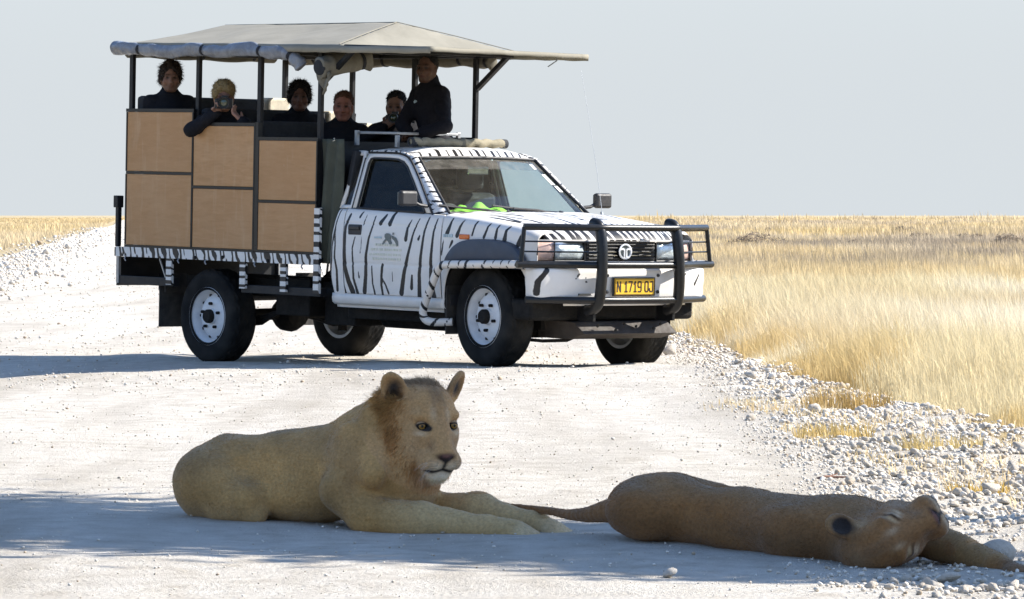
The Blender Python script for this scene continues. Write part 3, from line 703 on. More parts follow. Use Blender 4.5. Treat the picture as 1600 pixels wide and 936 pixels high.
# ------------------------------------------------------------------ the safari truck (local frame: x forward, y left, z up; origin under the rear axle)
TK = empty('safari_truck'); TK.matrix_world = TRUCK_M
tag(TK, 'zebra striped open safari pickup with plywood sides and beige canopy parked across the gravel road', 'truck')
DOOR_STRIPES = [([(1.71,1.289),(1.676,1.162),(1.643,1.006),(1.638,0.899),(1.625,0.811),(1.607,0.655)],0.0098,0.0225),([(1.676,1.162),(1.68,1.017),(1.676,0.91),(1.701,0.814),(1.698,0.658)],0.0098,0.0253),([(1.84,1.253),(1.797,1.155),(1.794,1.01),(1.798,0.846),(1.839,0.731),(1.887,0.645)],0.0197,0.0478),([(1.92,1.081),(1.892,0.993),(1.898,0.897),(1.902,0.752),(1.947,0.633)],0.0112,0.0253),([(1.982,1.275),(1.957,1.236)],0.0112,0.0197),([(2.042,1.267),(2.014,1.179)],0.0056,0.0127),([(2.002,1.088),(1.991,0.957)],0.0056,0.0112),([(2.146,1.25),(2.126,1.172),(2.085,1.066),(2.059,0.93),(2.055,0.795),(2.029,0.655)],0.0112,0.0394),([(2.272,1.257),(2.215,1.194)],0.0169,0.0337),([(2.37,1.288),(2.326,1.191)],0.0197,0.0365),([(2.581,1.23),(2.542,1.163),(2.531,1.077)],0.0084,0.0337),([(2.668,1.237),(2.62,1.136),(2.553,0.925),(2.519,0.829),(2.473,0.66)],0.0098,0.0422),([(2.694,1.109),(2.68,1.081)],0.0112,0.0225),([(2.779,1.249),(2.743,1.139),(2.713,0.939),(2.695,0.815),(2.685,0.639)],0.0141,0.0394),([(2.878,1.241),(2.852,1.142),(2.83,0.895),(2.834,0.734),(2.859,0.626)],0.0127,0.045),([(2.976,1.078),(2.957,0.984)],0.0084,0.0141),([(1.965,0.807),(1.971,0.764)],0.0098,0.0169),([(2.128,0.855),(2.132,0.721),(2.156,0.63)],0.0127,0.0169),([(2.256,0.869),(2.241,0.772),(2.236,0.715),(2.25,0.629)],0.0253,0.0197),([(2.249,0.763),(2.287,0.716),(2.319,0.65)],0.0141,0.0169),([(2.373,0.82),(2.372,0.748)],0.007,0.0098),([(2.608,0.798),(2.596,0.703)],0.0169,0.0309),([(3.06,1.25),(3.038,1.19),(3.011,1.133)],0.0112,0.0375),([(3.194,1.24),(3.157,1.186),(3.128,1.12)],0.0094,0.0337),([(3.34,1.228),(3.314,1.171),(3.301,1.127)],0.015,0.0169),([(3.486,1.216),(3.464,1.169),(3.437,1.115)],0.0131,0.0244),([(3.589,1.209),(3.576,1.159),(3.57,1.115)],0.0131,0.0281),([(3.705,1.196),(3.683,1.161),(3.674,1.099)],0.015,0.0394),([(3.845,1.156),(3.82,1.069)],0.0075,0.0356),([(4.008,1.157),(3.987,1.002)],0.0112,0.0169),([(4.039,1.087),(4.02,0.948)],0.0084,0.0122),([(2.97,1.075),(2.961,0.968)],0.0094,0.015),([(3.075,1.072),(3.043,1.021)],0.0244,0.0084)]
def stripe_sd(xz, stripes):
    """signed distance (positive inside) of 2D points to tapered polylines"""
    best = np.full(len(xz), -1.0)
    for pts, w0, w1 in stripes:
        P = np.array(pts); seg = np.linalg.norm(np.diff(P, axis=0), axis=1); tot = seg.sum(); acc = 0
        for i in range(len(P) - 1):
            d = P[i + 1] - P[i]; L = d @ d
            if L < 1e-9: continue
            t = np.clip(((xz - P[i]) @ d) / L, 0, 1); dist = np.linalg.norm(xz - P[i] - t[:, None] * d, axis=1)
            u = (acc + t * seg[i]) / tot
            best = np.maximum(best, (w0 + (w1 - w0) * u) * .62 - dist); acc += seg[i]
    return np.clip(best, -.05, .05)
def bands(t, period, width, seed, jit=.35):
    """stripe value along a length t (m)"""
    k = np.floor(t / period); r = ((np.sin((k + seed) * 12.9898) * 43758.5453) % 1)
    c = (k + .5 + (r - .5) * jit) * period; w_ = width * (.6 + .8 * ((r * 7.3) % 1))
    return w_ / 2 - np.abs(t - c)
def yside(z): return np.interp(z, [.5, .56, .63, .8, .95, 1.1, 1.2, 1.27, 1.30], [.812, .832, .845, .861, .868, .864, .855, .838, .815])
def ygl(z): return .80 - (z - 1.30) * (.80 - .655) / .43
def side_sheet(name, xs, zlo, zhi, nz, s, parent, stripes=DOOR_STRIPES, mat='zebra', off=0.0):
    """one skin panel of the cab side: columns in x, rows in z"""
    G = []
    for x in xs:
        a, b = zlo(x), zhi(x); col = []
        for k in range(nz + 1):
            z = a + (b - a) * k / nz; col.append((x, s * (yside(z) + off), z))
        G.append(col)
    mb = MB().grid(G); V = np.array(mb.v)
    return mb.build(name, mat, parent, True, solid=.006, attr=stripe_sd(V[:, [0, 2]], stripes))

# ---- wheels
def tyre_mesh(r=.385, wd=.235):
    prof = [(.215, -.5), (.24, -.53), (.30, -.56), (.345, -.54), (.368, -.47), (.38, -.40)] + [(.385, t) for t in np.linspace(-.36, .36, 13)] + [(.38, .40), (.368, .47), (.345, .54), (.30, .56), (.24, .53), (.215, .5)]
    seg = 96; vs, fs = [], []
    n = len(prof)
    for i, (rr, t) in enumerate(prof):
        for k in range(seg):
            q = rr
            if rr > .37:
                u = t * 12 + (.8 if (k // 2) % 2 else -.8); groove = (abs(u % 3 - 1.5) < .55) or ((k + int(abs(t) * 10)) % 4 == 0)
                if groove: q -= .010
            a = 2 * math.pi * k / seg; vs.append((q * math.cos(a), t * wd * .92, q * math.sin(a)))
    for i in range(n - 1):
        for k in range(seg):
            k2 = (k + 1) % seg; fs.append((i * seg + k, i * seg + k2, (i + 1) * seg + k2, (i + 1) * seg + k))
    m = MB(); m.add(vs, fs); return m
def make_wheel():
    wh = empty('wheel', parent=TK)
    ty = tyre_mesh().build('tyre', 'rubber', wh, True)
    mb = MB()      # outer side is -y
    mb.lathe([(.236, -.118), (.240, -.108), (.226, -.098), (.215, -.085), (.206, -.03), (.196, -.012), (.180, -.035), (.150, -.060), (.112, -.072), (.085, -.066), (.066, -.066), (.060, -.085), (.0, -.085)], (0, 0, 0), (0, 1, 0), 48)
    mb.lathe([(.215, -.085), (.205, .0), (.20, .11), (.225, .118)], (0, 0, 0), (0, 1, 0), 48)
    rim = mb.build('rim', 'rim', wh, True)
    hb = MB().lathe([(.058, -.06), (.056, -.115), (.046, -.128), (.0, -.13)], (0, 0, 0), (0, 1, 0), 24); hb.build('hub', 'under', wh, True)
    for k in range(5):
        a = 2 * math.pi * k / 5 + .3; c = (.104 * math.cos(a), 0, .104 * math.sin(a))
        MB().lathe([(.013, -.068), (.013, -.098), (.007, -.103), (.0, -.103)], c, (0, 1, 0), 6).build('lug_nut', 'under', wh, False)
    for k in range(10):
        a = 2 * math.pi * k / 10; c = Vector((.176 * math.cos(a), 0, .176 * math.sin(a)))
        MB().lathe([(.0, -.046), (.012, -.0455), (.0135, -.03)], c, (0, 1, 0), 10).build('slot', 'plastic', wh, True)
    return wh
wheel = make_wheel()
for i, (x, y, z, st, flip) in enumerate(((0, -.70, .385, 0, 0), (0, .70, .415, 0, 1), (3.40, -.705, .51, -6, 0), (3.43, .70, .475, -6, 1))):
    o = wheel if i == 0 else copy_tree(wheel, TK)
    o.location = (x, y, z); o.rotation_euler = (0, R(17 * i), R(st + (180 if flip else 0)))

# ---- chassis and running gear
mb = MB()
for s in (-1, 1): mb.box((-1.12, s * .42 - .04, .56), (3.9, s * .42 + .04, .70))
for x in (-1.0, -.45, .5, 1.3, 2.2, 3.0, 3.75): mb.box((x - .04, -.42, .58), (x + .04, .42, .68))
mb.build('chassis_frame', 'under', TK)
mb = MB(); mb.tube([(0, -.62, .39), (0, .62, .41)], .05, 12); mb.lathe([(0, -.16), (.09, -.14), (.145, -.05), (.15, .03), (.11, .12), (0, .15)], (0, .05, .40), (1, 0, 0), 16)
mb.tube([(.12, .05, .42), (1.4, .05, .56), (2.3, 0, .60)], .035, 10); mb.build('rear_axle', 'under', TK, True)
mb = MB(); mb.tube([(3.4, -.6, .47), (3.4, .6, .46)], .045, 12); mb.tube([(3.2, -.55, .40), (3.2, .55, .39)], .016, 8); mb.lathe([(0, -.12), (.12, -.06), (.13, .06), (0, .14)], (3.38, .1, .46), (1, 0, 0), 14)
mb.build('front_axle', 'under', TK, True)
for s in (-1, 1):
    mb = MB()
    for k in range(4): mb.tube([(-.62 + k * .07, s * .52, .50 - k * .012), (-.3, s * .52, .40 - k * .017), (0, s * .52, .36 - k * .02), (.35, s * .52, .395 - k * .02), (.78 - k * .09, s * .52, .50 - k * .03)], .011, 6)
    mb.box((.10, s * .52 - .03, .26), (.15, s * .52 + .03, .44)); mb.build('leaf_spring', 'under', TK, True)
mb = MB(); mb.box((.62, -.60, .42), (1.05, -.36, .72)); mb.box((1.12, -.5, .36), (1.5, -.2, .68)); mb.tube([(1.6, -.25, .42), (2.9, -.25, .42)], .07, 12); mb.box((2.6, -.35, .33), (3.15, .3, .62)); mb.tube([(-.9, .3, .5), (.3, .35, .56), (1.4, .3, .42)], .03, 8)
mb.box((1.6, -.66, .43), (2.96, -.5, .52)); mb.box((1.62, .3, .38), (2.4, .6, .6)); mb.build('gearbox_and_tank', 'under', TK, True, bevel=.02)
mb = MB().box((3.05, -.52, .42), (3.72, .52, .80)); mb.box((1.2, -.7, .60), (3.0, .7, .66)); mb.build('engine_bay', 'under', TK)
mb = MB().prism([(3.66, -.50, .50), (4.02, -.46, .49), (4.10, -.42, .40), (3.92, -.42, .355), (3.62, -.46, .36)], (0, .98, 0)); sk = mb.build('skid_plate', 'skid', TK, bevel=.006)
for y, z in ((-.28, .46), (-.1, .43), (.12, .455), (.3, .44), (0, .475), (.38, .47)): MB().lathe([(0, .003), (.012, .003), (.012, -.003)], (4.095 - (.455 - z) * -.25, y, z), (1, 0, -.3), 8).build('hole', 'under', sk, True)
mb = MB().box((3.62, -.84, .50), (3.98, .84, .66)); mb.build('lower_valance', 'under', TK, bevel=.03)
mb = MB().tube([(3.55, -.62, .40), (3.60, -.60, .345), (3.72, -.5, .335), (3.78, -.3, .34), (3.7, -.15, .36)], .013, 8); mb.build('tow_loop', 'under', TK, True)
for s in (-1, 1):
    mb = MB().bar((-.60, s * .70, .60), (-.60, s * .70, .275), .012, .30, (0, 1, 0)); mb.bar((-.58, s * .70, .72), (-.58, s * .70, .56), .02, .22, (0, 1, 0)); mb.build('mud_flap', 'flap', TK, bevel=.004)
    mb = MB().bar((2.985, s * .72, .86), (2.985, s * .72, .36), .012, .24, (0, 1, 0)); mb.build('mud_flap', 'flap', TK, bevel=.004)

# ---- load tray
HW = .86
mb = MB().box((-1.14, -HW + .012, .87), (1.47, HW - .012, .905)); mb.build('tray_floor', 'steel_dark', TK)
def zbox(name, a, b, axis_, period, width, seed, parent=TK, mat='zebra', n=60, slant=.0):
    """a square bar meshed finely along its length so that it carries painted stripes"""
    a, b = np.array(a, float), np.array(b, float); lo, hi = np.minimum(a, b), np.maximum(a, b); ax = axis_; o1, o2 = [k for k in range(3) if k != ax]
    ring = [(lo[o1], lo[o2]), (hi[o1], lo[o2]), (hi[o1], hi[o2]), (lo[o1], hi[o2])]; vs = []; N = n
    sub = []
    for (p, q) in zip(ring, ring[1:] + ring[:1]):
        for t in (0, .5): sub.append((p[0] + (q[0] - p[0]) * t, p[1] + (q[1] - p[1]) * t))
    m = len(sub)
    for i in range(N + 1):
        t = lo[ax] + (hi[ax] - lo[ax]) * i / N
        for u, v_ in sub:
            p = [0, 0, 0]; p[ax] = t; p[o1] = u; p[o2] = v_; vs.append(tuple(p))
    fs = [(i * m + k, i * m + (k + 1) % m, (i + 1) * m + (k + 1) % m, (i + 1) * m + k) for i in range(N) for k in range(m)]
    fs += [tuple(range(m)), tuple(N * m + k for k in range(m - 1, -1, -1))]
    mb_ = MB().add(vs, fs); V = np.array(mb_.v); t = V[:, ax] + slant * (V[:, o2] - lo[o2]) + .02 * np.sin(V[:, ax] * 37 + seed) * (V[:, o2] > lo[o2] + .01)
    return mb_.build(name, mat, parent, False, attr=np.clip(bands(t, period, width, seed), -.05, .05))
for s in (-1, 1):
    y0, y1 = s * HW, s * (HW + .025)
    zbox('tray_edge_rail', (-1.16, y0, .845), (1.50, y1, .925), 0, .075, .032, 3 if s < 0 else 9, n=340, slant=.35)
    for x, zlo in ((-.43, .63), (.54, .63), (1.06, .62)): zbox('stake', (x - .035, y0 + s * .003, zlo), (x + .035, y1 + s * .005, .844), 2, .062, .03, int(x * 10) + 20, n=50, slant=.4)
    zbox('stake', (1.44, y0 + s * .003, .62), (1.505, y1 + s * .006, 1.30), 2, .075, .03, 41, n=130, slant=.5)
    mb = MB().box((-1.165, s * .80, .615), (-.40, s * .865, .685)); mb.build('lower_rail', 'steel_dark', TK, bevel=.004)
    mb = MB().box((.50, s * .80, .595), (1.50, s * .865, .66)); mb.build('lower_rail', 'steel_dark', TK, bevel=.004)
    mb = MB().bar((-.60, s * .85, .84), (-.49, s * .85, .64), .012, .012); mb.bar((-.47, s * .85, .84), (-.50, s * .85, .64), .014, .014); mb.build('stay_rod', 'metal_roof', TK)
    mb = MB().box((-1.17, s * .845, .62), (-1.135, s * .872, .86)); mb.build('corner_bracket', 'metal_roof', TK, bevel=.003)
    for x in (-.08, .28, .86):
        MB().lathe([(0, .008), (.014, .006), (.016, 0)], (x, s * (HW + .026), .862 if x != .28 else .874), (0, s, 0), 10).build('bolt', 'under', TK, True)
    hk = MB()
    for x in (-1.02, -.30, .06, .70, 1.30): hk.tube([(x, s * .885, .85), (x + .008, s * .905, .83), (x + .02, s * .90, .81)], .006, 6)
    hk.build('rope_hook', 'metal_roof', TK, True)
mb = MB().box((-1.18, -.86, .60), (-1.165, .86, .84)); mb.box((-1.20, -.87, .845), (-1.165, .87, .92)); mb.build('tail_board', 'steel_dark', TK, bevel=.004)
mb = MB().box((-1.195, -.87, .925), (-1.155, -.83, 1.33)); mb.box((-1.205, -.885, 1.25), (-1.145, -.82, 1.35)); mb.build('tail_post', 'steel_dark', TK, bevel=.006)
# plywood side panels in black frames, stepping down towards the cab
COLS = [(-1.062, -.172, .945, 1.545, 2.048), (-.166, .636, .946, 1.438, 1.938), (.688, 1.428, .947, 1.338, 1.826)]
for s in (-1, 1):
    y0, y1 = s * .847, s * .862
    for x0, x1, z0, zm, z1 in COLS:
        mb = MB().box((x0 + .008, y0, z0), (x1 - .008, y1, zm - .012)); mb.build('side_panel', 'ply', TK, bevel=.004)
        mb = MB().box((x0 + .008, y0, zm + .012), (x1 - .008, y1, z1)); mb.build('side_panel', 'ply', TK, bevel=.004)
        mb = MB(); ya, yb = s * .836, s * .866
        mb.box((x0, ya, zm - .0115), (x1, yb, zm + .0115)); mb.box((x0 - .012, ya, z1 + .001), (x1 + .012, yb, z1 + .028))
        mb.box((x0 - .008, ya, z0 - .02), (x1 + .008, yb, z0 - .001))
        mb.box((x0 - .008, ya, z0), (x0 + .0075, yb, zm - .012)); mb.box((x0 - .008, ya, zm + .012), (x0 + .0075, yb, z1)); mb.box((x1 - .0075, ya, z0), (x1 + .008, yb, zm - .012)); mb.box((x1 - .0075, ya, zm + .012), (x1 + .008, yb, z1))
        mb.build('panel_frame', 'black_tube', TK)
    mb = MB().box((.640, s * .82, .93), (.682, s * .864, 1.97)); mb.build('panel_frame', 'black_tube', TK)
    # canopy posts
    PX = (-1.055, -.157, .648, 1.411)
    for k, x in enumerate(PX):
        wdt = .047 if k in (0, 2) else .042
        zb = .925; mb = MB().box((x - wdt / 2, s * .80, zb), (x + wdt / 2, s * .835, 2.53)); mb.build('canopy_post', 'steel_dark', TK, bevel=.004)
    mb = MB().bar((1.425, s * .818, 2.28), (1.80, s * .818, 2.545), .035, .045, (0, 1, 0)); mb.build('canopy_brace', 'steel_dark', TK, bevel=.004)
    mb = MB().box((-1.10, s * .80, 2.532), (1.85, s * .835, 2.565)); mb.build('canopy_rail', 'steel_dark', TK, bevel=.003)
    if s > 0:
        mb = MB().box((-1.05, .80, 1.85), (1.43, .83, 1.885)); mb.build('grab_rail', 'steel_dark', TK, bevel=.003)
for x in (-1.055, .2, 1.411, 1.83): MB().box((x - .02, -.80, 2.535), (x + .02, .80, 2.56)).build('canopy_bow', 'steel_dark', TK)
MB().box((-.95, -.03, 2.71), (1.36, .03, 2.735)).build('ridge_bar', 'steel_dark', TK)

# ---- canvas canopy: a ridged roof whose front hip runs out into a flat visor
def canopy():
    ez = lambda x: np.interp(x, [-1.15, 2.9], [2.615, 2.555])
    xs = np.concatenate([np.linspace(-1.15, -.86, 6)[:-1], np.linspace(-.86, 1.36, 26)[:-1], np.linspace(1.36, 1.75, 9)[:-1], np.linspace(1.75, 2.74, 16)]); ys = np.linspace(-.95, .95, 31)
    G = []
    for x in xs:
        row = []
        for y in ys:
            e = ez(x); ridge = 2.792
            up = 1 - abs(y) / .95
            rise = (ridge - e) * up
            if x < -.86: rise *= (.35 + .65 * np.clip((x + 1.15) / .29, 0, 1))
            if x > 1.36:                                          # front hip: slopes to the visor plane
                lim = (ridge - e) * np.clip(1 - (x - 1.36) / .42, 0, 1); rise = min(rise, lim)
            sag = -.010 * math.sin(math.pi * np.clip((x + 1.15) / 2.5, 0, 1) * 2) ** 2 * (1 - abs(2 * up - 1)) if x < 1.36 else 0
            row.append((x + (.13 * (-y) / .95 * np.clip((x - 1.75) / .99, 0, 1)), y, e + rise + sag + .0015 * math.sin(x * 13 + y * 9) + .010 * (1 - abs(y) / .95) * (vnoise(np.array([[x * 3.1, y * 2.2]]), 5)[0] - .5)))
        G.append(row)
    o = MB().grid(G).build('canopy', 'canopy', TK, True, solid=.008, auto=False)
    # hem along both sides, the front and the back
    hem = MB()
    def strip(pts, drop):
        hem.grid([[p, (p[0], p[1] * 1.001, p[2] - drop / 2), (p[0], p[1] * .999, p[2] - drop - .002 * math.sin(i * 1.3))] for i, p in enumerate(pts)])
    strip([r[0] for r in G], .05); strip([r[-1] for r in G], .05); strip(G[-1], .034); strip(G[0], .05)
    hem.build('hem', 'canopy', o, True, solid=.006, auto=False)
    mb_ = MB()
    for s in (-1, 1): mb_.tube([(2.72 - s * .12, s * .93, 2.55), (1.83, s * .93, 2.575)], .012, 6)
    mb_.tube([(2.83, -.94, 2.55), (2.585, .94, 2.55)], .012, 8); mb_.build('visor_frame', 'steel_dark', o, True)
    lp = MB().tube([(2.60, .62, 2.52), (2.62, .60, 2.50), (2.57, .55, 2.45)], .005, 6); lp.build('hanging_cord', 'metal_roof', o, True)
    sm = MB()
    for s in (-1, 1): sm.tube([(1.36, 0, 2.799), (1.56, s * .46, 2.700), (1.76, s * .93, 2.590)], .004, 6)
    sm.tube([(x, 0, 2.797) for x in np.linspace(-.86, 1.36, 8)], .004, 6); sm.build('seam', 'canopy', o, True)
canopy()
# rolled side curtains hung under the eaves
def rolled(name, mat, pts, r, straps, seed, dent=.10, strapmat='strap'):
    P = catmull(pts, 14); n = len(P); seg = 22; vs, fs = [], []
    for i, p in enumerate(P):
        p = np.array(p); d = np.array(P[min(i + 1, n - 1)]) - np.array(P[max(i - 1, 0)]); d /= np.linalg.norm(d); up = np.array([0, 0, 1.]); sd = np.cross(d, up); sd /= np.linalg.norm(sd); up = np.cross(sd, d)
        pin = min([abs(i - st * (n - 1)) for st in straps] + [99]); q = 1 - .22 * math.exp(-(pin / 3.0) ** 2)
        ends = 1 if 0 < i < n - 1 else .75
        for k in range(seg):
            a = 2 * math.pi * k / seg; nn = vnoise(np.array([[i * .22 + seed, math.cos(a) * 1.6 + seed, math.sin(a) * 1.6]]), seed)[0] - .5
            rr = r * q * ends * (1 + dent * 2 * nn + .05 * math.sin(3 * a + i * .12)); vs.append(p + rr * (sd * math.cos(a) * .85 + up * math.sin(a) * 1.05))
    for i in range(n - 1):
        for k in range(seg): k2 = (k + 1) % seg; fs.append((i * seg + k, i * seg + k2, (i + 1) * seg + k2, (i + 1) * seg + k))
    for e, rev in ((0, True), (n - 1, False)):
        c = len(vs); vs.append(np.array(P[e])); fs += [((e * seg + (k + 1) % seg, e * seg + k, c) if rev else (e * seg + k, e * seg + (k + 1) % seg, c)) for k in range(seg)]
    o = MB().add(vs, fs).build(name, mat, TK, True, auto=False)
    for st in straps:
        i = int(st * (n - 1)); p = np.array(P[i]); d = np.array(P[min(i + 1, n - 1)]) - np.array(P[max(i - 1, 0)]); d /= np.linalg.norm(d)
        MB().lathe([(r * .80, -.014), (r * .86, -.013), (r * .86, .013), (r * .80, .014)], p, d, 20, True).build('strap', strapmat, o, True)
    return o
rolled('rolled_curtain', 'curtain', [(-1.17, -.93, 2.585), (-1.0, -.935, 2.575), (-.80, -.935, 2.565), (-.45, -.94, 2.545), (-.06, -.935, 2.56), (.25, -.94, 2.54), (.63, -.935, 2.553), (.9, -.94, 2.53), (1.10, -.925, 2.525), (1.20, -.90, 2.46), (1.24, -.88, 2.41)], .052, [.20, .44, .66, .84], 3, .24)
rolled('rolled_curtain', 'curtain_tan', [(-1.16, .93, 2.56), (-.3, .93, 2.53), (.3, .93, 2.525), (.8, .93, 2.53), (1.3, .93, 2.525), (1.5, .92, 2.50)], .066, [.1, .35, .58, .72, .92], 8)
rolled('rolled_curtain', 'curtain_tan', [(-1.17, .80, 2.56), (-1.18, .3, 2.55), (-1.18, -.3, 2.55), (-1.17, -.80, 2.56)], .055, [.2, .5, .8], 12)
# the loose canvas bundle hanging at the front near post
mb_b = rolled('canvas_bundle', 'curtain_tan', [(1.545, -.95, 2.405), (1.55, -.84, 2.42), (1.56, -.66, 2.45), (1.575, -.46, 2.475)], .078, [.85], 21, .16)
MB().lathe([(.0, .004), (.045, .006), (.062, .002), (.064, -.02)], (1.545, -.952, 2.405), (.10, -.98, -.10), 18).build('hollow_shade_disc', 'strap', mb_b, True)  # black disc stands in for the shade inside the rolled canvas
G = []
for i in range(10):
    t = i / 9; G.append([(1.47 + .15 * t + .015 * math.sin(j * 1.9 + i), -.90 + .02 * math.sin(j + i * .8), 2.38 - (.17 * math.sin(math.pi * t) + .02) * j / 6) for j in range(7)])
MB().grid(G).build('loose_fold', 'curtain_tan', mb_b, True, solid=.006, auto=False)
# grey green canvas closing the gap between tray and cab
G = []
for i in range(15):
    x = 1.44 + .24 * i / 14; row = []
    for j in range(21):
        z = 1.845 - (1.845 - .86) * j / 20; row.append((x - .04 * (j / 20) * (i / 14), -.775 + .018 * math.sin(i * .9 + j * .25) - .02 * (i / 14) - .045 * (1 - i / 14), z))
    G.append(row)
cf = MB().grid(G).build('canvas_flap', 'canvas_green', TK, True, solid=.006, auto=False)
MB().tube([(1.50, -.80, 1.835), (1.54, -.815, 1.82), (1.57, -.80, 1.835), (1.55, -.79, 1.85)], .006, 6).build('tie_cord', 'cream', cf, True)
MB().box((1.46, -.77, .90), (1.475, .80, 1.83)).build('bulkhead', 'steel_dark', TK)
# seats in the tray
def bench(x, top, y0, y1, cover):
    mb_ = MB().box((x - .05, y0, 1.55), (x + .05, y1, top)); b = mb_.build('bench_seat', 'seat', TK, bevel=.03)
    MB().box((x + .02, y0, 1.42), (x + .48, y1, 1.54)).build('cushion', 'seat', b, bevel=.03); MB().box((x - .03, y0 + .02, .91), (x + .42, y1 - .02, 1.415)).build('seat_box', 'steel_dark', b)
    for a, c, t in cover: MB().box((x - .058, a, t - .12), (x + .058, c, t)).build('headrest_cover', 'cream', b, bevel=.02)
bench(-1.0, 2.185, -.78, .52, [(.55, .79, 2.20)]); bench(-.16, 2.085, -.76, .50, [(.52, .76, 2.09)]); bench(.52, 1.985, -.74, .74, [(.30, .44, 1.99)])
# ------------------------------------------------------------------ cab
def zside(x): return np.interp(x, [1.57, 1.62, 2.93, 3.34, 3.79, 3.92, 4.0], [1.295, 1.295, 1.272, 1.243, 1.198, 1.172, 1.14])
ARC_X, ARC_Z, ARC_R = 3.455, .60, .485
def arch_lo(x):
    d = abs(x - ARC_X)
    return max(.56 if x < ARC_X else .64, ARC_Z + math.sqrt(ARC_R ** 2 - d * d)) if d < ARC_R else (.56 if x < ARC_X else .66)
XD0, XD1 = 1.772, 2.942
def sm_lin(a, b, n): return list(np.linspace(a, b, n))
for s in (-1, 1):
    # rear corner of the cab
    G = []
    for k in range(41):
        z = .56 + (1.295 - .56) * k / 40; xr0 = np.interp(z, [.56, .64, .78, 1.1, 1.295], [1.635, 1.615, 1.572, 1.60, 1.655]); xe = np.interp(z, [.56, .70, 1.295], [XD0 + .03, XD0 + .008, XD0]) - .004
        row = []
        for i in range(17):
            t = i / 16; x = xr0 + (xe - xr0) * t; y = yside(z) - .05 * (1 - min(1, t * 3)) ** 2; row.append((x, s * y, z))
        G.append(row)
    mb = MB().grid(G); V = np.array(mb.v); mb.build('cab_corner', 'zebra', TK, True, solid=.006, attr=stripe_sd(V[:, [0, 2]], DOOR_STRIPES))
    # door
    G = []
    for k in range(61):
        z = .635 + (1.30 - .635) * k / 60; x0 = np.interp(z, [.635, .70, 1.30], [XD0 + .035, XD0 + .010, XD0]) + .004; x1 = XD1 - .004
        zz_ = z - (.028 * np.clip((z - .9) / .4, 0, 1)); G.append([(x0 + (x1 - x0) * i / 90, s * (yside(z) - (.0035 if (abs(z - .873) < .006 or abs(z - 1.185) < .006) else 0)), z - .028 * np.clip((z - .95) / .35, 0, 1) * (x0 + (x1 - x0) * i / 90 - 1.77) / 1.17) for i in range(91)])
    mb = MB().grid(G); V = np.array(mb.v); door = mb.build('door', 'zebra', TK, True, solid=.006, attr=stripe_sd(V[:, [0, 2]], DOOR_STRIPES))
    mb = MB().box((1.835, s * .853, 1.095), (1.995, s * .872, 1.178)); hd = mb.build('door_handle', 'plastic', door, bevel=.01)
    MB().box((1.85, s * .8735, 1.135), (1.98, s * .884, 1.165)).build('pull', 'cam_black', hd, bevel=.006)
    # door emblem: an elephant's head over a line of faded lettering
    if s < 0:
        em = MB()
        def blob(pts): em.prism([(x, -.8735 - .002, z) for x, z in pts], (0, .003, 0))
        def pxz(a): return [(2.255 + (x - 520) * .00163, 1.125 - (y - 238) * .00097 - 0) for x, y in a]
        blob(pxz([(540, 255), (552, 245), (568, 246), (580, 256), (586, 275), (580, 300), (592, 320), (588, 335), (574, 334), (566, 312), (556, 300), (545, 310), (530, 338), (522, 335), (528, 312), (545, 290), (538, 272)]))
        blob(pxz([(590, 262), (604, 268), (622, 282), (634, 306), (638, 340), (630, 350), (620, 322), (608, 300), (594, 286)]))
        blob(pxz([(596, 240), (604, 238), (602, 258), (596, 258)]))
        em.build('emblem', 'decal_dark', door)
        MB().box((2.16, -.876, 1.075), (2.25, -.872, 1.088)).build('emblem', 'decal_blue', door)
        ln = MB(); rg = random.Random(4)
        for row, (z, x0, x1) in enumerate(((1.028, 2.17, 2.42), (.99, 2.12, 2.46), (.952, 2.10, 2.48), (.918, 2.14, 2.46))):
            x = x0
            while x < x1: wd = rg.uniform(.012, .03); ln.box((x, -.8738, z - .009), (x + wd, -.8705, z + .009)); x += wd + rg.choice((.006, .006, .016))
        ln.build('faded_lettering', 'paper', door)
    # window frames of the door and the quarter light
    def win_strip(outer, inner, name, parent, mat='zebra', th=.02, stripe=None):
        G_ = [[(a[0], s * (ygl(a[1])), a[1]), (b[0], s * (ygl(b[1]) - .004), b[1])] for a, b in zip(outer, inner)]
        m_ = MB().grid(G_); V = np.array(m_.v); at = np.full(len(V), -.05)
        return m_.build(name, mat, parent, True, solid=th, attr=at)
    inner = [(1.868, 1.305), (1.862, 1.50), (1.858, 1.66), (1.872, 1.695), (1.91, 1.70), (2.08, 1.698), (2.20, 1.692), (2.275, 1.672), (2.335, 1.635), (2.45, 1.525), (2.58, 1.395), (2.69, 1.285)]
    outer = [(1.815, 1.305), (1.815, 1.50), (1.812, 1.68), (1.828, 1.73), (1.90, 1.74), (2.08, 1.738), (2.21, 1.732), (2.30, 1.708), (2.372, 1.66), (2.50, 1.545), (2.64, 1.405), (2.76, 1.283)]
    win_strip(outer, inner, 'window_frame', door)
    m_ = MB().tube([(x, s * (ygl(z) + .006), z) for x, z in inner], .009, 6); m_.tube([(x, s * (ygl(z) + .01), z) for x, z in inner[:1] + [(2.69, 1.285)]], .012, 6); m_.build('window_seal', 'plastic', door, True)
    m_ = MB().prism([(x, s * (ygl(z) - .018), z) for x, z in inner], (0, s * -.004, 0)); m_.build('window_glass', 'door_glass' if s < 0 else 'glass', door)
    m_ = MB().tube([(x, s * (ygl(z) + .003), z) for x, z in [(1.80, 1.30), (1.80, 1.50), (1.797, 1.70)]], .008, 6); m_.build('door_gap', 'plastic', TK, True)
    qo = [(1.655, 1.30), (1.668, 1.50), (1.688, 1.70), (1.70, 1.755), (1.74, 1.757), (1.79, 1.755), (1.80, 1.70), (1.80, 1.50), (1.80, 1.30), (1.655, 1.30)]
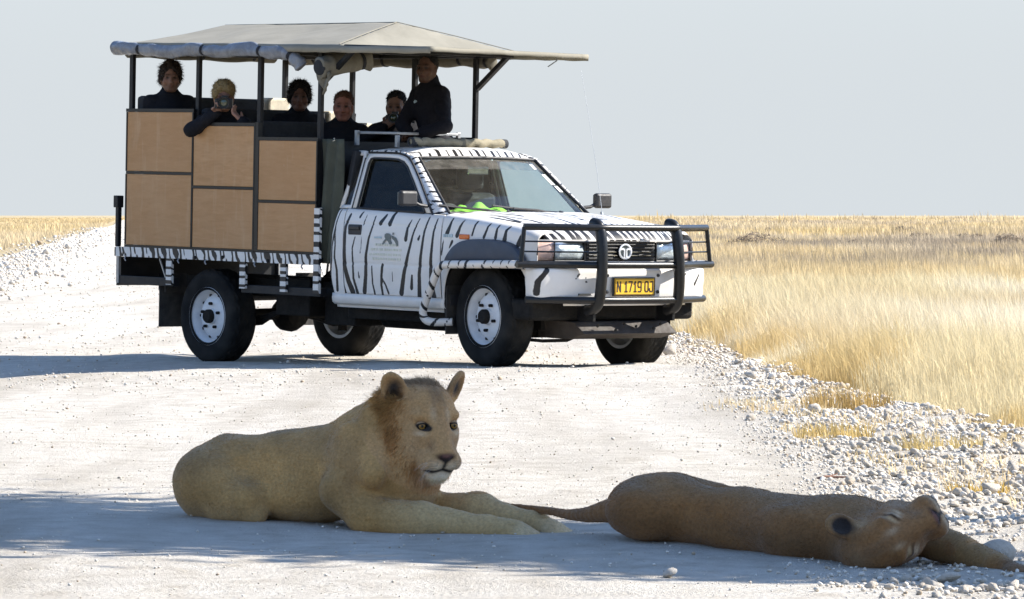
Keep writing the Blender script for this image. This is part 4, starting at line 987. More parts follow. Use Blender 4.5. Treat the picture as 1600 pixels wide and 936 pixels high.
    qi = [(1.688, 1.325), (1.70, 1.50), (1.715, 1.68), (1.725, 1.718), (1.745, 1.72), (1.765, 1.718), (1.772, 1.68), (1.775, 1.50), (1.775, 1.325), (1.688, 1.325)]
    win_strip(qo, qi, 'quarter_light_frame', TK)
    m_ = MB().prism([(x, s * (ygl(z) - .010), z) for x, z in qi[:-1]], (0, s * -.004, 0)); m_.build('quarter_light', 'dark_glass', TK)
    # sill
    G = [[(x, s * (yside(.56) + a), z) for a, z in ((.012, .634), (.018, .60), (.012, .565), (-.01, .548), (-.035, .545), (-.04, .525), (-.10, .52))] for x in np.linspace(1.632, 2.975, 30)]
    mb = MB().grid(G); mb.build('sill', 'zebra', TK, True, solid=.004, attr=np.full(len(mb.v), -.05))
    # front wing with its wheel arch; the skin turns over at the top to meet the bonnet
    xs = np.unique(np.concatenate([np.linspace(2.95, 2.975, 3), np.linspace(2.975, 3.94, 74), np.linspace(3.94, 3.985, 5)])); G = []
    for x in xs:
        a, b = arch_lo(x), zside(x); row = []
        taper = .07 * np.clip((x - 3.70) / .30, 0, 1) ** 2
        for k in range(34):
            z = a + (b - .035 - a) * k / 33; row.append((x, s * (yside(min(z, 1.24)) - taper * .9), z))
        yb = yside(1.24) - taper * .9
        for dy, dz in ((.008, .022), (.024, .034), (.05, .041), (.085, .046), (.125, .050)): row.append((x, s * (yb - dy), b - .035 + dz))
        G.append(row)
    mb = MB().grid(G); V = np.array(mb.v); wing = mb.build('front_wing', 'zebra', TK, True, solid=.006, attr=stripe_sd(V[:, [0, 2]], DOOR_STRIPES))
    mb = MB().box((3.16, s * .862, 1.093), (3.275, s * .878, 1.132)); mb.build('side_indicator', 'amber', TK, bevel=.008)
    if s < 0:
        m_ = MB(); x = 2.975
        for wd in (.02, .022, .02, .022): m_.box((x, -.8735, 1.105), (x + wd, -.866, 1.128)); x += wd + .007
        m_.build('wing_badge', 'decal_blue', TK)
    # wheel arch flare
    fo = [(3.015, .90), (3.04, .965), (3.10, 1.03), (3.19, 1.076), (3.30, 1.095), (3.45, 1.10), (3.60, 1.098), (3.74, 1.082), (3.84, 1.04), (3.91, .97), (3.945, .90)]
    m_ = MB(); G = []
    for x, z in catmull(fo, 4):
        cx_, cz_ = 3.47, .60; d = np.array([cx_ - x, cz_ - z]); d /= np.linalg.norm(d); xi, zi = x, z; row = []
        rl = max(.03, (z - .885) * .9)
        row = [(x, s * .862, z), (x + d[0] * .012, s * .90, z - .006), (x, s * .905, min(z - .012, max(.90, z - .02))), (x, s * .905, .885 + (z - .885) * .35), (x, s * .90, .885)]
        G.append(row)
    m_.grid(G).build('wheel_arch_flare', 'flare', TK, True, solid=.004)
    mb = MB()                                                                # inner arch liner
    G = [[(ARC_X + (ARC_R + .005) * math.cos(a), s * y, ARC_Z + (ARC_R - .03) * math.sin(a)) for y in (.84, .62, .42)] for a in np.linspace(R(-12), R(192), 26)]
    mb.grid(G).build('arch_liner', 'under', TK, True, solid=.006)
    # zebra painted rub bar that wraps the wheel arch
    pts = catmull([(4.0, s * .985, .925), (3.72, s * .965, .918), (3.40, s * .96, .908), (3.16, s * .957, .900), (3.06, s * .955, .890), (3.005, s * .952, .845), (2.95, s * .95, .75), (2.87, s * .945, .61), (2.835, s * .94, .53), (2.845, s * .93, .475), (2.90, s * .90, .45), (3.02, s * .80, .455)], 10)
    m_ = MB().tube(pts, .031, 12); ln_ = np.concatenate([[0], np.cumsum(np.linalg.norm(np.diff(np.array(pts), axis=0), axis=1))])
    t = np.repeat(ln_, 12) + .022 * np.tile(np.sin(np.arange(12) / 12 * 6.283), len(pts))
    m_.build('rub_bar', 'zebra_tube', TK, True, attr=np.clip(bands(t, .098, .026, 5, .2), -.05, .05))
    # mirror on an arm
    m_ = MB().tube([(2.70, s * .80, 1.335), (2.72, s * .90, 1.345), (2.72, s * .96, 1.37)], .014, 8); mi = m_.build('wing_mirror', 'plastic', TK, True)
    MB().box((2.70, s * .94, 1.335), (2.755, s * 1.11, 1.455)).build('mirror_housing', 'plastic', mi, bevel=.02); MB().box((2.692, s * .955, 1.348), (2.699, s * 1.095, 1.442)).build('mirror_glass', 'mirror_glass', mi)
# ---- roof, pillars, windscreen
def wsx(y, t):  # windscreen surface: t 0 bottom, 1 top
    return (2.935 - .055 * (y / .73) ** 2) * (1 - t) + (2.425 - .06 * (y / .61) ** 2) * t
def wsz(y, t): return 1.283 + (1.705 - 1.283) * t + .012 * t * (1 - (y / .61) ** 2)
def wsy(u, t): return u * ((.735) * (1 - t) + .608 * t)
G = []
for i in range(33):
    u = -1 + 2 * i / 32; row = []
    for j in range(11):
        t = j / 10; y = wsy(u, t); row.append((wsx(y, t), y, wsz(y, t)))
    G.append(row)
ws = MB().grid([[r[j] for j in range(0, 9)] for r in G]).build('windscreen', 'glass', TK, True, auto=False)
MB().grid([[r[j] for j in (8, 9, 10)] for r in G]).build('tint_band', 'tint', ws, True, auto=False)
edge = [G[0][j] for j in range(11)] + [G[i][10] for i in range(1, 33)] + [G[32][j] for j in range(9, -1, -1)] + [G[i][0] for i in range(31, 0, -1)]
MB().tube([(p[0] + .008, p[1], p[2] + .003) for p in edge] + [(edge[0][0] + .008, edge[0][1], edge[0][2] + .003)], .013, 8).build('windscreen_seal', 'plastic', ws, True)
for k, (u0, u1, t0, t1) in enumerate(((.80, .86, .83, .92), (.86, .93, .55, .74), (.89, .95, .42, .53))):
    MB().grid([[(wsx(wsy(u, t), t) + .006, wsy(u, t), wsz(wsy(u, t), t)) for t in np.linspace(t0, t1, 3)] for u in np.linspace(u0, u1, 3)]).build('sticker', 'sticker', ws, True)
for y0, y1 in ((-.22, -.60), (.34, -.10)):
    p0 = (wsx(y0, -.02) + .05, y0, wsz(y0, -.02) + .01); p1 = (wsx(y1, .08) + .022, y1, wsz(y1, .08) + .012)
    m_ = MB().tube([p0, ((p0[0] + p1[0]) / 2 + .012, (p0[1] + p1[1]) / 2, (p0[2] + p1[2]) / 2 + .012), p1], .008, 6); m_.lathe([(0, .03), (.018, .028), (.02, 0)], p0, (.3, 0, 1), 10)
    yc = [y1 + d for d in (.26, .1, -.06, -.18)]
    m_.tube([(wsx(np.clip(y, -.72, .72), .05 + .03 * i) + .014, y, wsz(np.clip(y, -.7, .7), .05 + .03 * i) + .006) for i, y in enumerate(yc)], .009, 6); m_.build('wiper', 'plastic', ws, True)
def roof():
    G = []; xs = [1.665, 1.69, 1.74, 1.82, 1.95, 2.1, 2.2, 2.28, 2.34, 2.39, 2.42, 2.435]
    for x in xs:
        row = []
        for u in np.linspace(-1, 1, 41):
            hw = .655 - .05 * np.clip((x - 2.25) / .2, 0, 1); y = u * hw
            z = np.interp(x, [1.665, 1.72, 1.95, 2.2, 2.34, 2.435], [1.765, 1.785, 1.80, 1.798, 1.775, 1.722]) - .055 * abs(u) ** 4 - .006 * u * u
            xx_ = x - .055 * (u * u) * np.clip((x - 2.2) / .2, 0, 1); row.append((xx_, y, z))
        G.append(row)
    mb_ = MB().grid(G); V = np.array(mb_.v)
    side_s = bands(V[:, 0] + .25 * (np.abs(V[:, 1]) - .6), .085, .028, 2); side_s[np.abs(V[:, 1]) < .52] = -.05
    front_s = bands(V[:, 1] + .5 * V[:, 0], .082, .026, 4); front_s[V[:, 0] < 2.27] = -.05
    back = bands(V[:, 1] + .25 * np.sin(V[:, 0] * 9), .16, .035, 8); back[(np.abs(V[:, 1]) > .5) | (V[:, 0] > 2.2)] = -.05
    return mb_
G_roof = roof()
def refine(mb_, n=3):
    me = bpy.data.meshes.new('tmp'); me.from_pydata(mb_.v, [], mb_.f); bm = bmesh.new(); bm.from_mesh(me)
    bmesh.ops.subdivide_edges(bm, edges=bm.edges, cuts=n, use_grid_fill=True, smooth=.6); o_ = MB(); bm.verts.index_update(); o_.v = [tuple(v.co) for v in bm.verts]; o_.f = [tuple(v.index for v in f.verts) for f in bm.faces]; bm.free(); bpy.data.meshes.remove(me); return o_
mb = refine(G_roof, 2); V = np.array(mb.v)
a1 = bands(V[:, 0] + .4 * (np.abs(V[:, 1]) - .6), .085, .028, 2); a1[np.abs(V[:, 1]) < .545] = -.05
a2 = bands(V[:, 1] + .35 * V[:, 0], .078, .026, 4); a2[(V[:, 0] < 2.29 - .04 * np.sin(V[:, 1] * 31)) | (np.abs(V[:, 1]) > .6)] = -.05
a3 = bands(V[:, 1] + .05 * np.sin(V[:, 0] * 9), .15, .03, 8); a3[(np.abs(V[:, 1]) > .5) | (V[:, 0] > 2.2)] = -.05
mb.build('cab_roof', 'zebra', TK, True, attr=np.clip(np.maximum(np.maximum(a1, a2), a3), -.05, .05), auto=False)
for s in (-1, 1):
    # windscreen pillar, white with black bands
    oz = [(1.83, 1.745), (2.08, 1.745), (2.22, 1.738), (2.318, 1.712), (2.388, 1.665), (2.515, 1.55), (2.66, 1.405), (2.79, 1.272)]
    G = []
    for (x, z), t in zip(catmull(oz, 8), np.linspace(0, 1, 57)):
        tt = np.clip((z - 1.283) / (1.705 - 1.283), 0, 1); y1 = wsy(1, tt) + .004; x1 = wsx(wsy(1, tt), tt) + .008 if x > 2.3 else x
        wgt = np.clip((x - 2.18) / .14, 0, 1); xa = x * (1 - wgt) + (x1) * wgt; ya = .63 * (1 - wgt) + y1 * wgt; za = (z + .018) * (1 - wgt) + (z + .004) * wgt
        yo = ygl(z) + .004; row = []
        for k in range(6):
            q = k / 5; b = .012 * math.sin(math.pi * q); row.append((x + (xa - x) * q + b, s * (yo + (ya - yo) * q + b), z + (za - z) * q + b * .5))
        G.append(row)
    m_ = MB().grid(G); ln_ = np.array([g[2] for g in G]); L = np.concatenate([[0], np.cumsum(np.linalg.norm(np.diff(ln_, axis=0), axis=1))])
    t = np.repeat(L, 6) + np.tile(np.linspace(0, .03, 6), len(G)); m_.build('windscreen_pillar', 'zebra', TK, True, attr=np.clip(bands(t, .058, .022, 6, .2), -.05, .05), auto=False)
    gut = MB().tube([(x, s * (ygl(z) + .010), z - .002) for x, z in catmull(oz, 6)], .009, 6); gut.build('rain_gutter', 'plastic', TK, True)
mb = MB(); mb.grid([[(1.64 + .02 * k / 6, y, .66 + (1.33 - .66) * k / 6) for k in range(7)] for y in np.linspace(-.80, .80, 5)]); mb.build('cab_back', 'trim', TK, True, solid=.012)
mb = MB().prism([(1.672, -.64, 1.335), (1.70, -.60, 1.735), (1.70, .60, 1.735), (1.672, .64, 1.335)], (.008, 0, 0)); mb.build('rear_window', 'dark_glass', TK)
for s in (-1, 1): MB().bar((1.665, s * .69, 1.31), (1.705, s * .63, 1.75), .05, .16, (0, 1, 0)).build('rear_pillar', 'trim', TK, bevel=.01)
MB().box((1.70, -.80, .58), (3.0, .80, .66)).build('cab_floor', 'trim', TK)
G = [[(x, y, z) for x, z in ((2.30, .70), (2.42, 1.02), (2.47, 1.14), (2.56, 1.215), (2.70, 1.245), (2.90, 1.262))] for y in np.linspace(-.76, .76, 9)]
dash = MB().grid(G).build('dashboard', 'trim', TK, True, solid=.02)
m_ = MB().lathe([(.185, -.013), (.198, 0), (.185, .013), (.172, 0)], (2.33, -.36, 1.20), (-.80, 0, .60), 32, True); m_.tube([(2.33, -.36, 1.20), (2.56, -.36, 1.02)], .03, 8)
for a in (0, 2.1, 4.2):
    u = Vector((.6, 0, .8)); v_ = Vector((0, 1, 0)); e = Vector((2.33, -.36, 1.20)) + (u * math.sin(a) + v_ * math.cos(a)) * .18; m_.tube([(2.34, -.36, 1.19), tuple(e)], .014, 6)
m_.build('steering_wheel', 'plastic', dash, True)
for y in (-.38, .38):
    st = MB().box((1.80, y - .24, 1.0), (1.93, y + .24, 1.44)).build('cab_seat', 'trim', TK, bevel=.05); MB().box((1.81, y - .13, 1.46), (1.90, y + .13, 1.63)).build('headrest', 'trim', st, bevel=.04); MB().box((1.9, y - .25, .82), (2.35, y + .25, 1.0)).build('cushion', 'trim', st, bevel=.05)
MB().box((2.35, -.10, 1.585), (2.375, .12, 1.655)).build('rear_view_mirror', 'mirror_glass', ws, bevel=.01)
# ---- bonnet
def bon_z(x): return np.interp(x, [2.86, 3.1, 3.4, 3.65, 3.82, 3.93, 3.99, 4.03, 4.055, 4.065], [1.300, 1.302, 1.288, 1.262, 1.232, 1.200, 1.172, 1.145, 1.12, 1.104])
G = []
ts = np.concatenate([np.linspace(0, .75, 50), np.linspace(.75, 1, 40)[1:]])
for t in ts:
    row = []
    for u in np.linspace(-1, 1, 73):
        y = u * (.748 - .055 * t); xf = 2.87 + (4.065 - 2.87) * t - .10 * u ** 2 * t ** 3 + .02 * (1 - u * u) * (1 - t)
        z = bon_z(2.86 + (4.065 - 2.86) * t) - .020 * u ** 2 - .014 * abs(u) ** 6 + .010 * math.exp(-((abs(u) - .62) / .10) ** 2) * (1 - t * .6)
        row.append((xf, y, z))
    G.append(row)
mb = MB().grid(G); V = np.array(mb.v); bst = []; rg = random.Random(11)
for k in range(22):
    y = -.70 + k * .065 + rg.uniform(-.015, .015); x0 = rg.uniform(2.9, 3.15); L_ = rg.uniform(.35, .75); bst.append(([(x0, y), (x0 + L_ * .5, y + rg.uniform(-.02, .02)), (x0 + L_, y + rg.uniform(-.03, .03))], .010, .026))
    y2 = y + .03; x1 = rg.uniform(3.62, 3.80); bst.append(([(4.08, y2 + .02), (3.98, y2), (x1, y2 - .05)], .038, .006))
mb.build('bonnet', 'zebra', TK, True, attr=stripe_sd(V[:, :2], bst), auto=False, solid=.006)
mb = MB().box((2.80, -.74, 1.255), (2.93, .74, 1.275)); mb.build('scuttle', 'plastic', TK)
# ---- front: grille, badge, lamps, bumper
gr = MB().box((3.98, -.355, .955), (4.035, .355, 1.098)).build('grille', 'plastic', TK)
for z in (.972, .998, 1.024, 1.05, 1.076): MB().box((4.036, -.345, z - .006), (4.052, .345, z + .004)).build('grille_bar', 'cam_black', gr, bevel=.002)
MB().box((4.045, -.30, .9915), (4.056, .30, .9965)).build('grille_bar', 'chrome', gr); MB().box((4.045, -.30, 1.0185), (4.056, .30, 1.0225)).build('grille_bar', 'chrome', gr)
BX, BZ, BY = 4.062, 1.024, .015
bd = MB().lathe([(.050, 0), (.064, .004), (.064, .012), (.054, .014), (.050, .010)], (0, 0, 0), (1, 0, 0), 32, True).build('badge', 'silver', gr, True); bd.location = (BX, BY, BZ); bd.scale = (1, 1.06, .94)
m_ = MB(); m_.lathe([(0, .002), (.050, .002)], (0, 0, 0), (1, 0, 0), 28); mm = m_.build('badge_field', 'decal_dark', bd, True)
m_ = MB()
for s in (-1, 1):
    m_.prism([(.004, s * .006, -.052), (.004, s * .016, -.052), (.004, s * .014, .006), (.004, s * .024, .015), (.004, s * .052, .010), (.004, s * .046, .026), (.004, s * .02, .028), (.004, s * .006, .018)], (.010, 0, 0))
m_.build('badge_letter', 'silver', bd)
mb = MB().box((4.00, -.36, 1.099), (4.06, .36, 1.112)); mb.build('grille_surround', 'zebra', TK, attr=[-.05] * 8)
for s in (-1, 1):
    def hl(y): return 4.035 - .09 * max(0, (abs(y) - .36)) ** 1.0 - .55 * max(0, abs(y) - .68) ** 1.3
    ys = [.385, .45, .52, .60, .655]; G = [[(hl(y) - .02 * (1 - math.sin(math.pi * k / 4)) , s * y, .955 + .136 * k / 4) for k in range(5)] for y in ys]
    h_ = MB().grid(G).build('headlight', 'lens', TK, True, solid=.006)
    MB().lathe([(0, -.05), (.04, -.045), (.058, -.012), (.060, 0)], (4.0, s * .51, 1.022), (1, 0, 0), 20).build('reflector', 'chrome', h_, True)
    m_ = MB().tube([(hl(y), s * y, z) for y, z in ((.375, .95), (.375, 1.096), (.66, 1.096), (.66, .95), (.375, .95))], .007, 6); m_.build('lamp_rim', 'plastic', h_, True)
    ys = [.668, .71, .75, .79, .815]; G = [[(hl(y) - .012 * (1 - math.sin(math.pi * k / 4)), s * (y - .012 * (k / 4)), .955 + .136 * k / 4) for k in range(5)] for y in ys]
    MB().grid(G).build('corner_indicator', 'pink', TK, True, solid=.006)
    m_ = MB(); G = [[(hl(y) - .004, s * y, z) for z in (.885, .95)] for y in np.linspace(.0, .83, 20)]; m_.grid(G); m_.build('front_panel', 'zebra', TK, True, attr=[-.05] * len(m_.v))
    G = [[(hl(y) + .004, s * y, z) for z in (1.094, 1.112)] for y in np.linspace(.35, .80, 12)]; m_ = MB().grid(G); m_.build('lamp_brow', 'zebra', TK, True, attr=[-.05] * len(m_.v))
plan = catmull([(3.93, -.875), (3.97, -.905), (4.04, -.88), (4.09, -.78), (4.135, -.58), (4.16, -.32), (4.168, 0), (4.16, .32), (4.135, .58), (4.09, .78), (4.04, .88), (3.97, .905), (3.80, .905)], 8)
plan[0] = np.array((3.93, -.875)); sec = [(-.05, .900), (-.012, .900), (0, .888), (.004, .84), (.002, .78), (-.002, .74), (-.006, .68), (-.02, .655), (-.06, .648)]
G = []
for i, p in enumerate(plan):
    a, b = np.array(plan[max(i - 1, 0)]), np.array(plan[min(i + 1, len(plan) - 1)]); d = (b - a) / np.linalg.norm(b - a); nrm = np.array([d[1], -d[0]])
    G.append([(p[0] + nrm[0] * o_, p[1] + nrm[1] * o_, z) for o_, z in sec])
mb = refine(MB().grid(G), 2); V = np.array(mb.v)
bs = [([(-.80, .885), (-.865, .80), (-.868, .71)], .030, .034), ([(-.527, .857), (-.558, .82)], .014, .012), ([(.78, .85), (.72, .774)], .014, .02), ([(.6, .86), (.57, .83)], .012, .012)]
bp = mb.build('front_bumper', 'zebra', TK, True, attr=stripe_sd(V[:, 1:], bs), auto=False)
for y0, y1, z in ((-.47, -.25, .826), (-.47, -.25, .798), (-.53, -.27, .702), (.32, .53, .826), (.32, .53, .798)):
    x = 4.162 - .05 * abs((y0 + y1) / 2) ** 1.2; MB().box((x - .03, y0, z - .007), (x + .006, y1, z + .007)).build('bumper_slot', 'plastic', bp)
mb = MB().grid([[(4.12 - .06 * (y / .7) ** 2, y, z) for z in (.640, .615)] for y in np.linspace(-.62, .66, 14)]); mb.build('bumper_lip', 'zebra', TK, True, attr=[-.05] * len(mb.v), solid=.004)
pl = MB().box((4.182, -.222, .690), (4.192, .222, .832)).build('plate_holder', 'plastic', bp, bevel=.004)
pt = MB().box((4.193, -.208, .697), (4.199, .208, .824)); npl = pt.build('number_plate', 'plate', TK, bevel=.01)
for y in (-.26, .27): 
    for z in (.845, .72): MB().lathe([(0, .014), (.012, .012), (.014, 0)], (4.165, y, z), (1, 0, 0), 8).build('plate_bolt', 'plastic', npl, True)
def text_mesh(txt, size, name, mat, parent, loc, rot, sx=1.0, ext=.0012):
    cu = bpy.data.curves.new(name, 'FONT'); cu.body = txt; cu.size = size; cu.align_x = 'CENTER'; cu.align_y = 'CENTER'; cu.extrude = ext; cu.offset = size * .012
    t = bpy.data.objects.new('tmp_text', cu); COL.objects.link(t); dg = bpy.context.evaluated_depsgraph_get(); me = bpy.data.meshes.new_from_object(t.evaluated_get(dg)); bpy.data.objects.remove(t); bpy.data.curves.remove(cu)
    o = bpy.data.objects.new(name, me); COL.objects.link(o); me.materials.clear(); me.materials.append(M_[mat]); o.parent = parent; o.location = loc; o.rotation_euler = rot; o.scale = (sx, 1, 1); return o
GL = {'N': [[(0, 0), (0, 1)], [(0, 1), (1, 0)], [(1, 0), (1, 1)]], '1': [[(.2, .78), (.55, 1)], [(.55, 1), (.55, 0)], [(.2, 0), (.9, 0)]], '7': [[(0, 1), (1, 1)], [(1, 1), (.35, 0)]],
      '9': [[(1, .45), (.15, .45)], [(.15, .45), (0, .6)], [(0, .6), (0, .85)], [(0, .85), (.15, 1)], [(.15, 1), (.85, 1)], [(.85, 1), (1, .85)], [(1, .85), (1, .15)], [(1, .15), (.85, 0)], [(.85, 0), (.1, 0)]],
      '0': [[(.2, 0), (0, .15)], [(0, .15), (0, .85)], [(0, .85), (.2, 1)], [(.2, 1), (.8, 1)], [(.8, 1), (1, .85)], [(1, .85), (1, .15)], [(1, .15), (.8, 0)], [(.8, 0), (.2, 0)]],
      'J': [[(.3, 1), (1, 1)], [(1, 1), (1, .15)], [(1, .15), (.8, 0)], [(.8, 0), (.2, 0)], [(.2, 0), (0, .15)], [(0, .15), (0, .3)]]}
lt = MB(); y = -.183
for ch_ in 'N 1719 0J':
    if ch_ == ' ': y += .026; continue
    for a, b in GL[ch_]:
        p, q = Vector((4.2, y + a[0] * .033, .724 + a[1] * .074)), Vector((4.2, y + b[0] * .033, .724 + b[1] * .074)); d_ = (q - p).normalized() * .004; lt.bar(p - d_, q + d_, .0022, .0115 if abs(a[0] - b[0]) < .1 else .0105, (0, -(q - p).normalized().z, (q - p).normalized().y))
    y += .0475
lt.build('plate_lettering', 'plate_ink', npl)
mb = MB().tube([(4.2, -.203, .702), (4.2, .203, .702), (4.2, .203, .819), (4.2, -.203, .819), (4.2, -.203, .702)], .003, 4); mb.build('plate_border', 'plate_ink', npl)
# ---- bull bar
bb = empty('bull_bar', parent=TK)
for s in (-1, 1):
    m_ = MB().tube(catmull([(4.12, s * .415, .575), (4.20, s * .415, .60), (4.245, s * .412, .66), (4.262, s * .408, .80), (4.262, s * .402, .95), (4.25, s * .398, 1.08), (4.225, s * .395, 1.19), (4.19, s * .393, 1.232), (4.14, s * .392, 1.238)], 6), .043, 14); m_.build('upright', 'black_tube', bb, True)
    m_ = MB().box((4.02, s * .415 - .012, .50), (4.20, s * .415 + .012, .62)); m_.build('bracket', 'black_tube', bb)
    m_ = MB().tube([(3.99, s * .955, 1.205), (4.0, s * .99, .925)], .017, 8); m_.build('side_strut', 'black_tube', bb, True)
    for z, y1 in ((1.098, .955), (1.022, .975)):
        m_ = MB().tube([(3.985, s * y1, z), (4.14, s * .62, z), (4.24, s * .42, z)], .0065, 6); m_.build('lamp_guard_rod', 'black_tube', bb, True)
for z, ye, xe, r_ in ((1.207, .955, 3.985, .0265), (.925, 1.02, 3.985, .0275), (.660, .93, 3.99, .0275)):
    m_ = MB().tube(catmull([(xe, -ye, z), (4.10, -.72, z), (4.215, -.47, z), (4.25, -.30, z), (4.25, .30, z), (4.215, .47, z), (4.10, .72, z), (xe, ye, z)], 6), r_, 12); m_.build('cross_tube', 'black_tube', bb, True)
# ---- aerial, roof rack rail
m_ = MB().tube([(2.97, .80, 1.27), (2.96, .80, 1.31)], .012, 8); m_.tube([(2.965, .80, 1.31), (2.90, .80, 1.62), (2.80, .80, 2.02), (2.69, .80, 2.43)], [.0024, .0020, .0016, .0013], 5); m_.build('aerial', 'metal_roof', TK, True)
m_ = MB().box((1.505, -.52, 1.892), (1.53, .55, 1.914)); m_.box((1.50, -.54, 1.80), (1.53, -.51, 1.92)); m_.box((1.50, .53, 1.80), (1.53, .56, 1.92)); m_.box((1.52, -.515, 1.89), (2.0, -.495, 1.91)); m_.box((1.97, -.52, 1.79), (2.0, -.49, 1.884)); m_.build('roof_rail', 'metal_roof', TK, bevel=.004)
# ---- things lying on the truck
def on_truck(name, p, rz=0):
    o = empty(name); o.matrix_world = TRUCK_M @ Matrix.Translation(p) @ Matrix.Rotation(rz, 4, 'Z'); return o
ro = on_truck('rolled_mat', (2.10, .04, 1.834)); tag(ro, 'rolled straw coloured mat tied across the zebra cab roof', 'mat')
P = [(0, y, 0) for y in np.linspace(-.50, .50, 30)]
m_ = MB(); m_.tube([(.008 * math.sin(i), p[1], .006 * math.sin(i * 1.7)) for i, p in enumerate(P)], [.034 * (1 - .10 * math.exp(-((p[1] - .02) / .03) ** 2)) for p in P], 14); m_.build('mat', 'mat_roll', ro, True)
for y, wd, mt in ((-.46, .10, 'curtain_tan'), (.02, .05, 'curtain_tan'), (.475, .05, 'curtain_tan')): MB().lathe([(.024, -wd / 2), (.037, -wd / 2), (.038, 0), (.037, wd / 2), (.024, wd / 2)], (0, y, 0), (0, 1, 0), 14, True).build('binding', mt if y == .02 else 'seat', ro, True)
cl = on_truck('cloth', (2.74, -.30, 1.275)); G = []
for i in range(22):
    G.append([((j / 13 - .5) * .30 + .01 * math.sin(i * 1.1), (i / 21 - .5) * .62, .015 + .055 * math.sin(math.pi * i / 21) * math.sin(math.pi * j / 13) * (1 + .5 * math.sin(i * .9 + j * .7)) + .006 * math.sin(j * 1.8 + i)) for j in range(14)])
mc = MB().grid(G).build('cloth_fold', 'cloth_green', cl, True, solid=.006, auto=False); tag(cl, 'crumpled bright lime green cloth lying on the dashboard behind the windscreen', 'cloth')
# ------------------------------------------------------------------ lions
def unit(v): v = np.array(v, float); return v / np.linalg.norm(v)
def hairs(name, V, F, N, C, sel, n, length, flow, mat='hair', parent=None, width=.0022, lift=.35, jit=.25, bend=.0, loc=None):
    """short coat hairs: thin triangles growing out of a body mesh, shaded with the body's own normals"""
    w_ = sel[F].mean(1) * np.linalg.norm(np.cross(V[F[:, 2]] - V[F[:, 0]], V[F[:, 3]] - V[F[:, 1]]), axis=1); w_ = w_ / w_.sum()
    fi = rng.choice(len(F), n, p=w_); u = rng.random((n, 2)); q = F[fi]
    P = (V[q[:, 0]] * (1 - u[:, :1]) + V[q[:, 1]] * u[:, :1]) * (1 - u[:, 1:]) + (V[q[:, 3]] * (1 - u[:, :1]) + V[q[:, 2]] * u[:, :1]) * u[:, 1:]
    nn = N[q[:, 0]]; col = C[q[:, 0]]; L = length(P) if callable(length) else np.full(n, length); L = L * rng.uniform(.6, 1.35, n)
    fl = flow(P) if callable(flow) else np.tile(np.array(flow, float), (n, 1)); fl = fl - (fl * nn).sum(1)[:, None] * nn
    fl = fl / np.maximum(np.linalg.norm(fl, axis=1), 1e-6)[:, None]
    d = nn * lift + fl + rng.normal(0, jit, (n, 3)); d /= np.linalg.norm(d, axis=1)[:, None]
    sd = np.cross(d, rng.normal(size=(n, 3))); sd /= np.maximum(np.linalg.norm(sd, axis=1), 1e-6)[:, None]
    tip = P + d * L[:, None]; tip[:, 2] -= bend * L; wd = width if np.isscalar(width) else width
    T = np.stack([P - sd * wd / 2 - nn * .001, P + sd * wd / 2 - nn * .001, tip], 1)
    me = np_mesh(name, T.reshape(-1, 3), np.arange(n * 3).reshape(-1, 3)); g = rng.uniform(.72, 1.28, (n, 1))
    set_attr(me, 'Col', np.clip(np.repeat(col * g * 1.15, 3, 0), 0, .95))
    o = link_mesh(name, me, mat, parent, smooth=False); o['kind'] = 'stuff'; return o
def unit_rows(a): return a / np.maximum(np.linalg.norm(a, axis=1), 1e-9)[:, None]
def gauss(P, c, r): return np.exp(-(((P - np.array(c)) / np.array(r)) ** 2).sum(1))
def blend(C, col, w_): return C + (np.array(col) - C) * np.clip(w_, 0, 1)[:, None]
def seg_dist(P, pts):
    best = np.full(len(P), 9.)
    for a, b in zip(pts[:-1], pts[1:]):
        a, b = np.array(a, float), np.array(b, float); d = b - a; t = np.clip((P - a) @ d / (d @ d), 0, 1); best = np.minimum(best, np.linalg.norm(P - a - t[:, None] * d, axis=1))
    return best

